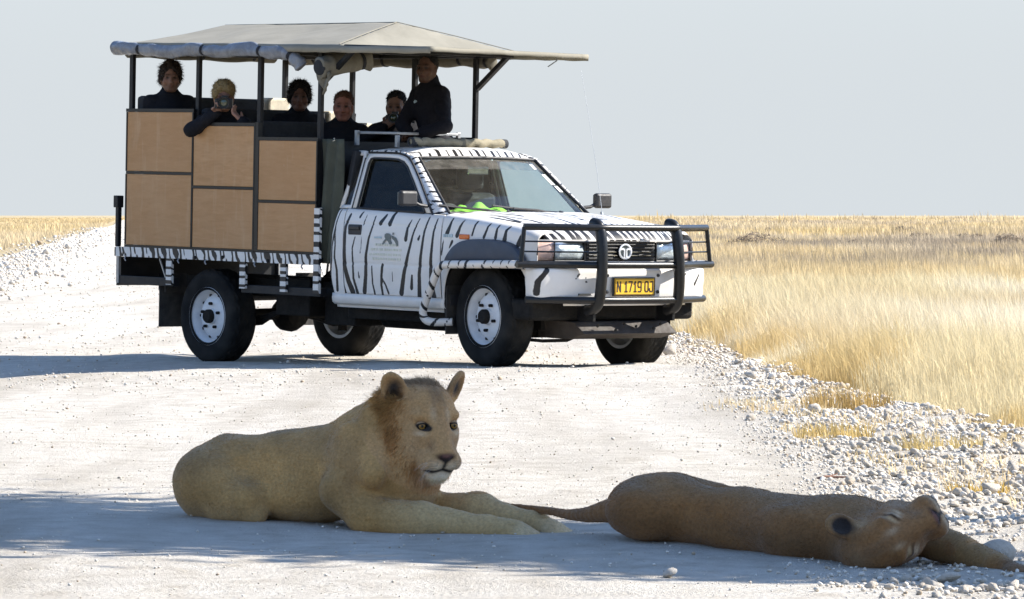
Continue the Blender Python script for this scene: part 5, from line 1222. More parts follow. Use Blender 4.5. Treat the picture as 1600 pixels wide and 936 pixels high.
class Head:
    """head frame: e towards the viewer's right when the animal faces the viewer, u up, f forward out of the face"""
    def __init__(s, c, f, u, sc=1.0):
        s.c = np.array(c, float); s.f = unit(f); s.e = unit(np.cross(np.array(u, float), s.f)); s.u = np.cross(s.f, s.e); s.sc = sc; s.M = np.stack([s.e, s.u, s.f], 1)
    def __call__(s, e, u, f): return s.c + s.M @ (np.array([e, u, f]) * s.sc)
    def inv(s, P): return ((P - s.c) @ s.M) / s.sc
def lion_head(S, H, asleep=False):
    k = H.sc; m = MZ = .022; ch = (0, -.145, .095) if asleep else (0, -.168, .116)
    E = lambda c, r, kk=.03, op='add', rot=None: S.ell(H(*c), np.array(r) * k, H.M if rot is None else H.M @ rot, kk * k, op)
    Cp = lambda a, b, ra, rb, kk=.03, op='add': S.cap(H(*a), H(*b), ra * k, rb * k, kk * k, op)
    def rotz(a): c_, s_ = math.cos(a), math.sin(a); return np.array([[c_, -s_, 0], [s_, c_, 0], [0, 0, 1]])
    def roty(a): c_, s_ = math.cos(a), math.sin(a); return np.array([[c_, 0, s_], [0, 1, 0], [-s_, 0, c_]])
    E((0, .055, -.035), (.100, .105, .135), .04); E((0, .065, .035), (.082, .075, .075), .04)
    for s in (-1, 1):
        E((s * .068, -.035, .015), (.047, .08, .085), .035)                     # cheek
        E((s * .042, -.035, .088 + m * .3), (.036, .050, .050), .03)                # cheek into muzzle
        E((s * .058, .048, .085), (.036, .018, .032), .03)                      # brow
        E((s * .037, -.122, .125 + m), (.050 if asleep else .045, .043 if asleep else .038, .056), .025); E((s * .034, -.11, .09 + m * .5), (.044, .044, .055), .03)                    # muzzle pad
        Cp((s * .066, -.10, -.02), (s * .02, ch[1] + .007, ch[2] - .02), .052, .034, .04)    # jaw
        Cp((s * .06, -.015, .085), (s * .05, -.06, .085), .022, .02, .035)      # cheekbone
    Cp((0, .055, .085), (0, -.080, .148 + m), .048, .041, .03)                       # bridge of the nose
    E((0, -.096, .164 + m), (.044, .024, .022), .015); E(ch, (.040, .030, .042), .025)
    for s in (-1, 1):
        if not asleep: E((s * .066, .010, .122), (.024, .015, .026), .022, 'sub')
        E((s * .024, -.106, .186 + m), (.011, .007, .010), .006, 'sub')
        Cp((0, -.152, .178 + m), (s * .050, -.158, .150 + m), .005, .005, .008, 'sub'); Cp((s * .050, -.158, .150 + m), (s * .064, -.150, .110 + m * .3), .004, .004, .008, 'sub')
        if asleep: E((s * .064, .008, .100), (.026, .017, .022), .012)
    Cp((0, -.115, .188 + m), (0, -.152, .184 + m), .004, .004, .008, 'sub')
    for s in ((1,) if asleep else (-1, 1)):                                   # ears: rounded cups (the sleeper's other ear is folded under its head)
        yaw_ = (.82 if not asleep else .35) if s > 0 else -.50; rot = rotz(-s * .42) @ roty(yaw_)
        E((s * .128, .135, -.035), (.053, .070, .022), .022, 'add', rot)
        n_ = rot @ np.array([0, 0, 1.]); c = np.array([s * .128, .140, -.035]) + n_ * .020
        E(tuple(c), (.038, .052, .021), .010, 'sub', rot)
def lion_face_colours(C, P, N, H, base, asleep=False, warm=(.52, .30, .135)):
    m = .022; q = H.inv(P); e, u, f = q.T; ae = np.abs(e); low = np.clip((-.02 - u) / .06, 0, 1) * np.clip((f - .02) / .06, 0, 1)
    f = f - m * low; q = np.stack([e, u, f], 1); face = np.clip((f + .01) / .05, 0, 1) * (np.linalg.norm(q, axis=1) < .27)
    C = blend(C, tuple(np.array(base) * np.array([1.25, 1.2, 1.15])) if asleep else warm, face * .55)
    qa = np.stack([ae, u, f], 1); G_ = lambda c, r: gauss(qa, c, r) * (np.linalg.norm(q, axis=1) < .27)
    C = blend(C, (.30, .19, .11), G_((0, -.02, .12), (.030, .09, .06)) * .45)              # darker nose bridge
    C = blend(C, (.20, .12, .065), G_((0, .11, .06), (.028, .06, .07)) * .85)               # forehead streak
    C = blend(C, (.60, .47, .31), G_((.030, .055, .105), (.012, .026, .04)) * .75)          # pale spot over the eye
    C = blend(C, (.27, .165, .09), G_((.042, -.055, .12), (.020, .035, .05)) * .7); C = blend(C, (.25, .155, .085), G_((.020, .085, .08), (.006, .045, .05)) * .7); C = blend(C, (.30, .19, .11), G_((.088, -.03, .07), (.016, .05, .04)) * .45)
    C = blend(C, (.66, .52, .35), G_((.075, -.018, .10), (.022, .008, .04)) * .8)           # pale line under the eye
    C = blend(C, ((.80, .68, .50) if not asleep else (.50, .38, .24)), G_((.028, -.140, .150), (.038, .024, .06)) * 1.0)         # white upper lip
    C = blend(C, ((.88, .78, .62) if not asleep else (.40, .28, .16)), G_((0, -.185, .11), (.058, .030, .07)) * 1.2)            # white chin
    C = blend(C, (.55, .42, .28), G_((.085, -.075, .05), (.04, .05, .06)) * .35)
    for r_ in range(4):                                                                   # whisker rows
        row = np.exp(-((u + .112 + r_ * .0105 + .1 * (ae - .05)) / .0022) ** 2) * (ae > .03) * (ae < .066) * (f > .09); C = blend(C, (.22, .15, .10), row * .6)
    C = blend(C, (.030, .018, .016), np.clip(2.2 * np.exp(-(ae / np.clip(.038 + (u + .100) * 1.1, .010, .05)) ** 2 - ((u + .102) / .020) ** 2 - ((f - .180) / .034) ** 2) - .40, 0, 1))  # nose leather
    C = blend(C, (.30, .14, .11), G_((0, -.092, .183), (.020, .008, .016)) * .8)
    dk = (.022, .016, .012)
    ml = seg_dist(qa * np.array([1, 1, .0]) , [(0, -.115, 0), (0, -.150, 0), (.018, -.155, 0), (.036, -.160, 0), (.056, -.156, 0)]) + 9 * (f < .085); ml0 = seg_dist(qa, [(0, -.115, .186), (0, -.150, .183), (.030, -.152, .176), (.052, -.159, .152), (.064, -.150, .112)]); C = blend(C, dk, np.exp(-(ml / .0065) ** 2) * 1.2 * (np.linalg.norm(q, axis=1) < .27))
    if asleep:
        on = np.exp(-((f - .095) / .04) ** 4) * (ae > .02); ee = (ae - .064) / .030; lid = u - (.002 + .010 * (ae - .04) / .05); C = blend(C, (.56, .42, .25), np.exp(-(ee ** 2) - ((lid - .014) / .008) ** 2) * on * .8); C = blend(C, (.62, .52, .38), np.exp(-(ee ** 2) - ((lid + .012) / .006) ** 2) * on * .7); C = blend(C, dk, np.exp(-(ee ** 4) - (lid / .0055) ** 2) * on * 1.1)
        lip = u + .145 - .016 * np.clip((.16 - f) / .09, 0, 1); onm = np.clip((f - .075) / .01, 0, 1) * np.clip((.2 - f) / .01, 0, 1) * (ae > .02); C = blend(C, (.60, .50, .36), np.exp(-((lip - .014) / .009) ** 2) * onm * .35); C = blend(C, dk, np.exp(-(lip / .007) ** 2) * onm)
    else:
        er = np.sqrt(((ae - .064) / .0215) ** 2 + ((u - .010 - .12 * (ae - .065)) / .0155) ** 2); rim = np.exp(-((er - 1.0) / .16) ** 2) * (f > .06); C = blend(C, dk, rim * 1.0 + (er < 1) * (f > .06))
        tear = seg_dist(qa, [(.046, .004, .110), (.034, -.022, .128)]); C = blend(C, dk, np.exp(-(tear / .0055) ** 2))
    # ears: dark hollow, pale rim
    for s in (-1, 1):
        d = q - np.array([s * .128, .138, -.03]); inside = np.exp(-((d[:, 0] / .032) ** 2 + (d[:, 1] / .042) ** 2)) * (N @ H.f > .05) * (np.abs(d[:, 2]) < .06) * (u > .07)
        C = blend(C, (.20, .12, .06) if asleep else (.34, .20, .11), np.exp(-((d ** 2).sum(1) / .08 ** 2)) * (u > .1) * (.9 if asleep else .6))
        C = blend(C, (.018, .013, .011) if asleep else (.05, .036, .028), np.clip(inside * (3.4 if asleep else 1.6) - .45, 0, 1))
    return C

def finish_lion(root, S, H, base, colour, hair_sel, nh, seed, flow, asleep=False, extra=None):
    V, F = S.mesh(); V = relax(V, F, 2, .45); N = vnormals(V, F)
    if (N * (V - V.mean(0))).sum() < 0: F = F[:, ::-1]; N = -N
    V = V + N * ((fbm(V * 60, 2, seed) - .5) * .002 + (fbm(V * np.array([9, 9, 6]), 3, seed + 5) - .5) * .016 * (1 if extra is None else extra(V)))[:, None]
    C = np.tile(np.array(base), (len(V), 1)); g = fbm(V * 9, 4, seed + 1)[:, None]; C = C * (.62 + .76 * g)
    C = colour(C, V, N); C = lion_face_colours(C, V, N, H, base, asleep); C = np.clip(C, .004, 1)
    me = np_mesh('body', V, F); set_attr(me, 'Col', C); b = link_mesh('body', me, 'coat', root)
    q = H.inv(V); hd = np.linalg.norm(q, axis=1) < .25
    bald = (C.max(1) < .06); eyez = np.exp(-(((np.abs(q[:, 0]) - .065) / .03) ** 2 + ((q[:, 1] - .01) / .022) ** 2)) * (q[:, 2] > .05)
    sel = np.where(bald, 0, 1.0) * (1 - np.clip(eyez * 1.6, 0, 1)) * (1 + .8 * hd)
    def ln(P): d = np.linalg.norm(H.inv(P), axis=1); return np.where(d < .24, .0065, .0085)
    hairs('fur', V, F, N, C, sel, nh, ln, flow, parent=root, width=.0016, lift=.22, jit=.16)
    return V, F, N, C, b
def eyes(root, H):
    for s in (-1, 1):
        c = H(s * .0635, .009, .0975); k = H.sc
        V, F = ico(3); me = np_mesh('eye', V * .0205 * k, F); o = link_mesh('eye', me, 'eye_dark', root, loc=c - 0 * c)
        ax = unit(H.f * 1.0 + H.e * s * .20 + np.array([0, -.15, .05]))
        MB().lathe([(0, .0212 * k), (.006 * k, .0208 * k), (.0125 * k, .0178 * k), (.0128 * k, .0165 * k)], (0, 0, 0), ax, 24).build('iris', 'eye_amber', o, True)
        MB().lathe([(0, .0219 * k), (.0045 * k, .0217 * k), (.0055 * k, .0205 * k)], (0, 0, 0), ax, 18).build('pupil', 'eye_dark', o, True)

def lids(root, H, colour):
    for s in (-1, 1):
        c = H(s * .0635, .009, .0975); ax = unit(H.f + H.e * s * .25); up_ = unit(H.u - ax * (H.u @ ax)); sd = np.cross(up_, ax)
        for name, a0, a1, r_ in (('upper_eyelid', 23, 105, .0228), ('lower_eyelid', -105, -29, .0224)):
            G = []
            for th in np.linspace(R(-78), R(78), 21):
                tilt = .16 * s * th * 1.0
                lo_, hi_ = (R(a0) * math.cos(th * 1.15) - .10 * s * math.sin(th), R(a1)) if a0 > 0 else (R(a0), R(a1) * math.cos(th * 1.15) - .10 * s * math.sin(th))
                G.append([c + H.sc * r_ * ((ax * math.cos(th) + sd * math.sin(th)) * math.cos(p) + up_ * math.sin(p)) for p in np.linspace(lo_, hi_, 9)])
            mb_ = MB().grid(G); o = mb_.build(name, 'coat', root, True, auto=False); n_ = len(mb_.v)
            C = np.tile(np.array(colour), (n_, 1)); rim_ = np.arange(n_) % 9 < 2 if a0 > 0 else np.arange(n_) % 9 > 6; C[rim_] = (.02, .014, .011); set_attr(o.data, 'Col', C)
def pxw(px, py, d):
    """a point of the place seen at that picture position, at distance d (used once, to take the animals' measures)"""
    a = math.atan(132 / 7000); u, v = (px - 800) / 7000, -(py - 468) / 7000
    r_ = np.array([u, math.cos(a) + v * math.sin(a), -math.sin(a) + v * math.cos(a)]); return np.array([0, 0, CAM_H]) + r_ * d / r_[1]

# ---- the lion lying upright
LO = np.array([-.80, 17.52, -.005]); L1 = frame(R(90 - 30), R(2.6), R(-1.0))
def l1(x, y, z): return L1 @ np.array([x, y, z])
lion = empty('lion', LO); tag(lion, 'young lion lying upright in the shade with raised head turned to the viewer', 'lion')
S = SDF((-.80, -1.0, -.10), (1.15, .75, .80), .0055)
cp = lambda a, b, ra, rb, k=.05, op='add': S.cap(l1(*a), l1(*b), ra, rb, k, op)
el = lambda c, r, k=.06, op='add': S.ell(l1(*c), r, L1, k, op)
el((-.375, -.03, .145), (.145, .20, .15)); el((-.32, 0, .165), (.18, .155, .125)); el((-.335, -.16, .125), (.16, .095, .125), .028); el((-.40, -.06, .09), (.105, .16, .11)); el((-.42, -.10, .16), (.09, .12, .11))
cp((-.36, 0, .165), (-.10, 0, .185), .13, .148); cp((-.10, 0, .20), (.25, 0, .235), .148, .165); el((-.05, -.01, .13), (.36, .185, .13))
cp((-.38, 0, .235), (.0, 0, .27), .045, .05, .09); cp((0, 0, .27), (.28, 0, .385), .05, .075, .09)
el((.36, 0, .25), (.19, .165, .22)); el((.30, -.135, .24), (.15, .085, .19), .03); el((.30, .12, .24), (.15, .085, .19))
cp((.24, 0, .35), (.42, .01, .44), .11, .125); cp((.40, 0, .30), (.50, .0, .36), .135, .125); el((.47, 0, .22), (.10, .135, .15)); cp((.40, .01, .43), (.44, .04, .44), .125, .11)
# shoulder blade, hip bone, hollow of the flank and behind the shoulder
cp((.34, -.10, .45), (.41, -.185, .24), .045, .055, .03); cp((-.30, -.09, .275), (-.24, -.14, .24), .035, .03, .04)
el((-.13, -.235, .21), (.13, .06, .10), .09, 'sub'); cp((.16, -.215, .36), (.19, -.255, .12), .035, .035, .07, 'sub')
# fore legs
S.chain([l1(.26, -.165, .16), l1(.40, -.175, .065)], [.092, .074], .025); S.chain([l1(.38, -.175, .070), l1(.62, -.14, .068), l1(.85, -.085, .054), l1(.965, -.055, .046)], [.076, .068, .050, .047], .022)
S.chain([l1(.34, .15, .15), l1(.44, .15, .08)], [.08, .062], .05); S.chain([l1(.44, .15, .085), l1(.70, .13, .095), l1(.95, .12, .060), l1(1.02, .115, .046)], [.068, .060, .048, .044], .04)
def paw(c, d, up=(0, 0, 1), S_=None, sc=1.0):
    S_ = S_ or S; d = unit(d); sd = unit(np.cross(d, up)); c = np.array(c)
    for k, (o_, ln_) in enumerate(((-.036, .030), (-.013, .045), (.012, .045), (.035, .030))):
        a = c + sd * o_ * sc; b = a + d * ln_ * sc + sd * o_ * .15 - np.array(up) * .006
        S_.cap(a, b, .0205 * sc, .0195 * sc, .012)
    S_.ell(c, (.045 * sc, .045 * sc, .034 * sc), None, .02)
paw(l1(.995, -.05, .040), L1 @ np.array([1, .12, -.06]), sc=1.2); paw(l1(1.045, .115, .040), L1 @ np.array([1, -.1, -.06]), sc=1.15)
# folded hind legs and feet
S.chain([l1(-.38, -.17, .15), l1(-.16, -.205, .085), l1(-.26, -.19, .05)], [.105, .062, .05], .06); S.chain([l1(-.26, -.19, .045), l1(-.10, -.205, .035)], [.040, .034], .04)
S.chain([l1(-.38, .16, .15), l1(-.14, .20, .085), l1(-.32, .20, .05)], [.10, .065, .05], .06)
H1 = Head(l1(.545, .035, .415) - np.array([.030, 0, -.008]), (.40, -.915, -.10), (.02, -.05, 1)); lion_head(S, H1)
# ruff joining the head to the neck
S.cap(H1(-.02, .0, -.12), l1(.40, .02, .43), .10, .12, .03); S.cap(H1(-.045, -.075, -.09), l1(.43, -.0, .33), .07, .12, .03); S.cap(H1(.03, -.09, -.08), l1(.48, .05, .32), .07, .10, .03)
INV1 = L1.T
def col1(C, V, N):
    q = V @ L1; x, y, z = q.T
    C = blend(C, (.46, .36, .22), np.clip((.09 - z) / .09, 0, 1) * (x < .3) * .4)
    C = blend(C, (.215, .155, .095), gauss(q, (-.1, 0, .36), (.6, .05, .07)) * .55)
    C = blend(C, (.20, .135, .07), gauss(q, (-.40, -.2, .22), (.16, .14, .09)) * .55); C = blend(C, (.22, .15, .075), gauss(q, (.22, -.2, .10), (.12, .12, .08)) * .45); C = blend(C, (.24, .16, .08), gauss(q, (.12, -.15, .33), (.14, .12, .06)) * .4)
    ruff = seg_dist(V, [H1(-.115, .06, -.07), H1(-.105, -.06, -.02), H1(-.07, -.16, .02)]); C = blend(C, (.085, .066, .064), np.exp(-(ruff / .040) ** 2) * 1.1)
    r2 = seg_dist(V, [H1(-.085, .02, .02), H1(-.09, -.08, .03)]); C = blend(C, (.62, .52, .40), np.exp(-(r2 / .018) ** 2) * .75)
    C = blend(C, (.26, .145, .06), gauss(q, (.33, -.2, .20), (.03, .1, .09)) * .55); C = blend(C, (.42, .24, .11), gauss(q, (.55, -.05, .17), (.06, .1, .06)) * .6)
    C = blend(C, (.33, .215, .105), gauss(q, (.30, -.2, .30), (.10, .1, .09)) * .45)
    C = blend(C, (.56, .41, .21), np.clip((x - .45) / .2, 0, 1) * (z < .16) * .65)
    toes = np.clip((x - .98) / .05, 0, 1) * (z < .09); C = blend(C, (.66, .50, .29), toes * .7)
    crest = seg_dist(V, [H1(0, .16, .0), H1(-.02, .16, -.10), H1(-.08, .08, -.16)]); C = blend(C, (.26, .19, .13), np.exp(-(crest / .05) ** 2) * .6)
    return C
flow1 = lambda P: np.tile(L1 @ np.array([-1, 0, -.55]), (len(P), 1)) + 1.6 * np.exp(-(np.linalg.norm(H1.inv(P), axis=1) / .2) ** 4)[:, None] * unit_rows(P - H1(0, -.06, .25))
V, F, N, C, b = finish_lion(lion, S, H1, (.46, .268, .098), col1, None, 90000, 5, flow1)
eyes(lion, H1); lids(lion, H1, (.36, .24, .13))
sel = np.exp(-(seg_dist(V, [H1(.02, .165, -.01), H1(-.01, .16, -.09), H1(-.09, .10, -.15)]) / .038) ** 2) * (N[:, 2] > .1)
hairs('mane_tuft', V, F, N, blend(C, (.34, .26, .18), np.ones(len(C)) * .75), sel, 3600, .030, lambda P: np.tile(np.array([-.75, .4, .15]), (len(P), 1)), parent=lion, width=.0020, lift=.55, jit=.4)
sel = np.exp(-(seg_dist(V, [H1(-.115, .05, -.06), H1(-.105, -.06, -.01), H1(-.06, -.16, .03)]) / .035) ** 2)
hairs('cheek_ruff', V, F, N, C, sel, 5500, .034, lambda P: np.tile(np.array([-.35, .2, -1.0]), (len(P), 1)), parent=lion, width=.002, lift=.4, jit=.35)
sel = np.exp(-(seg_dist(V, [H1(-.02, -.195, .11), H1(.02, -.195, .11)]) / .022) ** 2)
hairs('chin_hair', V, F, N, C, sel, 700, .022, (0, -.2, -1), parent=lion, width=.0018, lift=.5, jit=.3)
wk = MB(); rg = random.Random(3)
for s in (-1, 1):
    for k in range(5):
        a = H1(s * rg.uniform(.040, .06), -.115 - .010 * (k % 4), .18); d = unit(H1.e * s * 1.0 + H1.f * .35 - H1.u * rg.uniform(.05, .5)); L_ = rg.uniform(.05, .10)
        wk.tube([a, a + d * L_ * .6, a + d * L_ - np.array([0, 0, .012])], [.0004, .0003, .0002], 4)
o = wk.build('whiskers', 'sticker', lion, True); o['kind'] = 'stuff'

# ---- the lion sleeping on its side
QO = np.array([.87, 16.10, 0.0]); L2 = frame(R(90 - 38), R(3.7), R(0))
def l2(x, y, z): return L2 @ np.array([x, y, z])
sleeper = empty('lion', QO); tag(sleeper, 'dark brown lion sleeping stretched out on its side with its muzzle tipped up', 'lion')
S = SDF((-1.25, -.95, -.14), (1.0, 1.40, .38), .0055)
cp = lambda a, b, ra, rb, k=.05, op='add': S.cap(l2(*a), l2(*b), ra, rb, k, op)
el = lambda c, r, k=.06, op='add': S.ell(l2(*c), r, L2, k, op)
el((-.46, .02, .10), (.19, .165, .115)); el((-.38, .02, .12), (.15, .12, .105)); cp((-.40, .0, .095), (-.05, .0, .10), .105, .105); cp((-.05, 0, .10), (.34, .0, .10), .105, .108)
el((0, .04, .07), (.42, .17, .09)); el((-.43, -.10, .09), (.16, .10, .10), .028); el((.22, -.115, .085), (.12, .07, .095), .022); el((.02, -.17, .06), (.12, .05, .06), .05, 'sub'); el((-.10, -.19, .13), (.14, .06, .07), .09, 'sub'); el((.36, .06, .105), (.18, .15, .105)); el((.30, -.04, .085), (.2, .12, .095)); el((.20, -.02, .095), (.25, .14, .095))
cp((.34, -.01, .105), (.46, -.03, .10), .108, .092); cp((.36, .10, .11), (.46, .20, .10), .095, .085)
# legs reaching away from the viewer, one fore leg stretched past the head
S.chain([l2(-.42, .12, .12), l2(-.22, .34, .10), l2(-.40, .52, .05), l2(-.34, .64, .03)], [.10, .065, .04, .035], .05); S.chain([l2(-.42, .1, .06), l2(-.28, .30, .05), l2(-.52, .46, .035)], [.08, .055, .035], .05)
S.chain([l2(.38, .10, .12), l2(.52, .30, .08), l2(.66, .36, .05)], [.08, .05, .04], .05)
S.chain([l2(.38, .18, .09), l2(.54, .26, .085), l2(.80, .165, .062), l2(.97, .09, .042), l2(1.04, .055, .034)], [.085, .070, .054, .044, .038], .010)
paw(l2(1.075, .042, .030), L2 @ np.array([1, -.35, -.02]), S_=S, sc=.95)
# tail
S.chain(catmull([l2(-.56, .03, .09), l2(-.70, .06, .060), l2(-.85, .13, .026), l2(-1.02, .23, .004), l2(-1.21, .33, -.006), l2(-1.50, .42, -.024)], 4), list(.013 + .050 * (1 - np.linspace(0, 1, 21)) ** 2.4), .006)
H2 = Head((0, 0, 0), (.50, -.82, .27), (-.72, -.57, -.385), .93); H2.c = pxw(1410, 834, 15.56) - QO - H2.M @ (np.array([0, .008, .112]) * .93); lion_head(S, H2, True)
S.cap(H2(0, .06, -.06), l2(.42, -.01, .115), .085, .11, .05); S.cap(H2(0, .0, -.11), l2(.46, -.02, .08), .07, .09, .05)
def col2(C, V, N):
    q = V @ L2; x, y, z = q.T
    C = blend(C, (.30, .22, .12), np.clip((z - .14) / .06, 0, 1) * .3); C = blend(C, (.13, .07, .03), gauss(q, (-.1, -.17, .06), (.9, .10, .05)) * .55)  # sky shading put into the coat colour: lighter back, darker lower flank
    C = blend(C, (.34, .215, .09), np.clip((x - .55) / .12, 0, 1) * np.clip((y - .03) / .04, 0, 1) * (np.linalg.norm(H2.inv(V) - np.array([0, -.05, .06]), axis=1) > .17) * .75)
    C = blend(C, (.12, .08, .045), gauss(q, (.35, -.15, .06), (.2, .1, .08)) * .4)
    hq = H2.inv(V); C = blend(C, (.50, .36, .20), gauss(hq, (.10, .085, .02), (.04, .035, .05)) * .7); C = blend(C, (.32, .20, .08), gauss(hq, (.165, .16, -.03), (.03, .06, .05)) * .6); C = blend(C, (.36, .27, .17), gauss(hq, (-.02, .16, .02), (.05, .03, .06)) * .4)
    C = blend(C, (.12, .09, .06), np.clip((x - 1.0) / .05, 0, 1) * .5)
    return C
flow2 = lambda P: np.tile(L2 @ np.array([-1, 0, -.3]), (len(P), 1)) + 1.6 * np.exp(-(np.linalg.norm(H2.inv(P), axis=1) / .2) ** 4)[:, None] * unit_rows(P - H2(0, -.06, .25))
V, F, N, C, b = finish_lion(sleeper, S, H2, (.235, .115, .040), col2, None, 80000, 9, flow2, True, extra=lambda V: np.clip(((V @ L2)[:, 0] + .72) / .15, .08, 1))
# ------------------------------------------------------------------ people in the load tray (built in the truck's own axes)
CAMD = np.array([.743, -.669, .01]); RGT = np.array([.669, .743, .02])       # towards the viewer; the viewer's right
def human_head(S, H):
    E = lambda c, r, k=.02, op='add': S.ell(H(*c), np.array(r), H.M, k, op)
    E((0, .028, -.015), (.074, .092, .096)); E((0, -.030, .022), (.058, .074, .068)); E((0, -.088, .048), (.034, .024, .032), .02)
    for s in (-1, 1):
        E((s * .030, .018, .080), (.024, .010, .014), .02); E((s * .045, -.03, .055), (.022, .022, .022), .025); S.cap(H(s * .055, -.05, -.01), H(s * .025, -.098, .045), .022, .018, .03)
        E((s * .031, .000, .090), (.015, .009, .013), .012, 'sub'); E((s * .076, -.012, -.008), (.010, .030, .018), .012)
    S.cap(H(0, .006, .084), H(0, -.036, .104), .010, .014, .014); E((0, -.040, .096), (.018, .010, .012), .012); E((0, -.064, .083), (.022, .007, .008), .012); E((0, -.074, .081), (.018, .006, .008), .01)
def human_hand(S, wrist, tip, palm_n, grip=.6, thumb=1):
    """palm, four bent fingers of unequal length and a thumb"""
    w_, t = np.array(wrist), np.array(tip); d = unit(t - w_); n = unit(np.array(palm_n) - d * (np.array(palm_n) @ d)); sd = np.cross(d, n) * thumb
    kn = w_ + d * .085
    for o in (-.028, -.010, .010, .028): S.cap(w_ + sd * o * .6 + d * .015, kn + sd * o, .014, .0125, .014)
    for o, L in ((.030, .060), (.011, .072), (-.010, .067), (-.029, .050)):
        a = kn + sd * o; b = a + (d * math.cos(grip) + n * math.sin(grip)) * L * .45; c = b + (d * math.cos(grip * 2) + n * math.sin(grip * 2)) * L * .32; e = c + (d * math.cos(grip * 2.7) + n * math.sin(grip * 2.7)) * L * .25
        S.chain([a, b, c, e], [.0098, .0092, .0086, .0078], .005)
    a = w_ + sd * .030 + d * .022; b = a + sd * .026 + d * .022 + n * .012; S.chain([a, b, b + d * .022 + n * .018], [.0135, .0115, .009], .008)
def person(label, head, face, skin, jacket, hair_col, hair, arms=(), hips=None, up=(0, 0, 1), standing=False, tdir=None, beard=0.0, legcol=(.03, .03, .035), collar=.06, badge=False, slim=1.0):
    o = np.array(head); root = on_truck('person', head); tag(root, label, 'person', 'people riding in the open truck')
    H = Head((0, 0, 0), face, up); td = unit(tdir if tdir is not None else np.array([face[0], face[1], 0]) + np.array([.3, 0, 0]))
    rt = unit(np.cross(np.array([0, 0, 1]), td))                                       # the viewer's right when the person faces the viewer
    neck0 = H(0, -.07, -.02); base = neck0 + np.array([0, 0, -.065]) - td * .025; hp = (np.array(hips) - o) if hips is not None else np.array([-.06, 0, -.72]) - 0
    chest = base * .65 + hp * .35 + td * .01; sh = [base + np.array([0, 0, -.075]) + rt * s * .155 * slim for s in (-1, 1)]
    zlo = -o[2] + .90 if standing else -1.30
    lo = np.array([-.60, -.60, max(zlo, -1.6)]); hi = np.array([.62, .60, .20]); h_ = .0075
    S = SDF(lo, hi, h_); J = SDF(lo, hi, .0115)
    human_head(S, H); S.cap(H(0, -.06, -.03), base, .044, .052, .02); S.chain([base + np.array([0, 0, -.05]), chest, hp], [.06, .11, .11], .03)
    J.chain([base + np.array([0, 0, -.045]), chest, hp], [.10, .145 * slim, .145 * slim], .08); J.cap(sh[0], sh[1], .066, .066, .07); J.cap(chest + rt * .085 * slim, chest - rt * .085 * slim, .115 * slim, .115 * slim, .07); J.ell(hp, (.17, .17, .13), None, .05)
    J.cap(base + np.array([0, 0, -.04]) - td * .008, base + np.array([0, 0, collar - .02]) - td * .012, .080, .064, .03)
    used = []
    for s, el_, wr, tip, pn, gr in arms:
        k = 0 if s < 0 else 1; e_, w_, t_ = (np.array(el_) - o, np.array(wr) - o, np.array(tip) - o); used.append(s)
        J.chain([sh[k], e_, e_ * .3 + w_ * .7, w_ * .97 + e_ * .03], [.066, .056, .047, .040], .03); S.chain([sh[k], e_, w_], [.045, .038, .027], .02); human_hand(S, w_, t_, pn, gr, s)
    for s in (-1, 1):
        if s not in used:
            k = 0 if s < 0 else 1; e_ = sh[k] + np.array([0, 0, -.29]) + rt * s * .05; w_ = e_ + td * .20 - rt * s * .10 + np.array([0, 0, -.10])
            J.chain([sh[k], e_, w_], [.064, .054, .042], .03); S.chain([sh[k], e_, w_], [.045, .038, .027], .02); human_hand(S, w_, w_ + td * .15 - rt * s * .05, (0, 0, -1), .35, s)
    fl = .915 - o[2]
    for s in (-1, 1):
        if standing: k_ = hp + rt * s * .09 + np.array([0, 0, -.43]) + td * .02; a_ = np.array([k_[0] - td[0] * .03, k_[1] - td[1] * .03, fl + .06])
        else: k_ = hp + np.array([.40, s * .10, .0]); a_ = np.array([k_[0] + .02, k_[1], max(fl + .06, lo[2] + .06)])
        S.chain([hp + rt * s * .07, k_, a_], [.07, .052, .04], .03); J.chain([hp + rt * s * .075, k_, a_], [.092, .070, .055], .04); J.cap(a_, a_ + td * .14 - np.array([0, 0, .03]), .045, .035, .02)
    def done(S_, name, mat, colf, seed, amp, sm=1):
        V, F = S_.mesh(); V = relax(V, F, sm, .4); N = vnormals(V, F)
        if (N * (V - V.mean(0))).sum() < 0: F = F[:, ::-1]; N = -N
        V = V + N * ((fbm(V * (22 if amp > .004 else 60), 3, seed) - .5) * amp)[:, None]; me = np_mesh(name, V, F); set_attr(me, 'Col', np.clip(colf(V, N), .003, 1)); return link_mesh(name, me, mat, root)
    sk = np.array(skin) * np.array([.72, .68, .66])
    def skin_col(V, N):
        C = np.tile(sk, (len(V), 1)) * (.85 + .3 * fbm(V * 30, 3, 3)[:, None]); q = H.inv(V); qa = np.abs(q[:, 0]); u, f = q[:, 1], q[:, 2]; fr = f > .03
        C = blend(C, sk * .45, np.exp(-(((qa - .030) / .022) ** 2 + ((u - .024 + .1 * np.abs(qa - .03)) / .009) ** 2)) * fr * 1.0)
        C = blend(C, sk * .5, np.exp(-(((qa - .031) / .020) ** 2 + (u / .014) ** 2)) * fr * .7); C = blend(C, (.015, .012, .010), np.exp(-(((qa - .031) / .013) ** 2 + (u / .008) ** 2)) * fr * 1.3); C = blend(C, sk * .45 + np.array([.04, .0, .0]), np.exp(-((qa / .026) ** 4 + ((u + .069) / .009) ** 2)) * fr * 1.0)  # overhead shade painted into the eye sockets, then eyes and lips
        C = blend(C, np.array(hair_col) * .8 + sk * .2, beard * np.clip((-.048 - u) / .03, 0, 1) * (np.linalg.norm(q, axis=1) < .15)); C = blend(C, sk * np.array([1.15, .9, .85]), np.exp(-(((qa - .045) / .02) ** 2 + ((u + .03) / .02) ** 2)) * fr * .35)
        return C
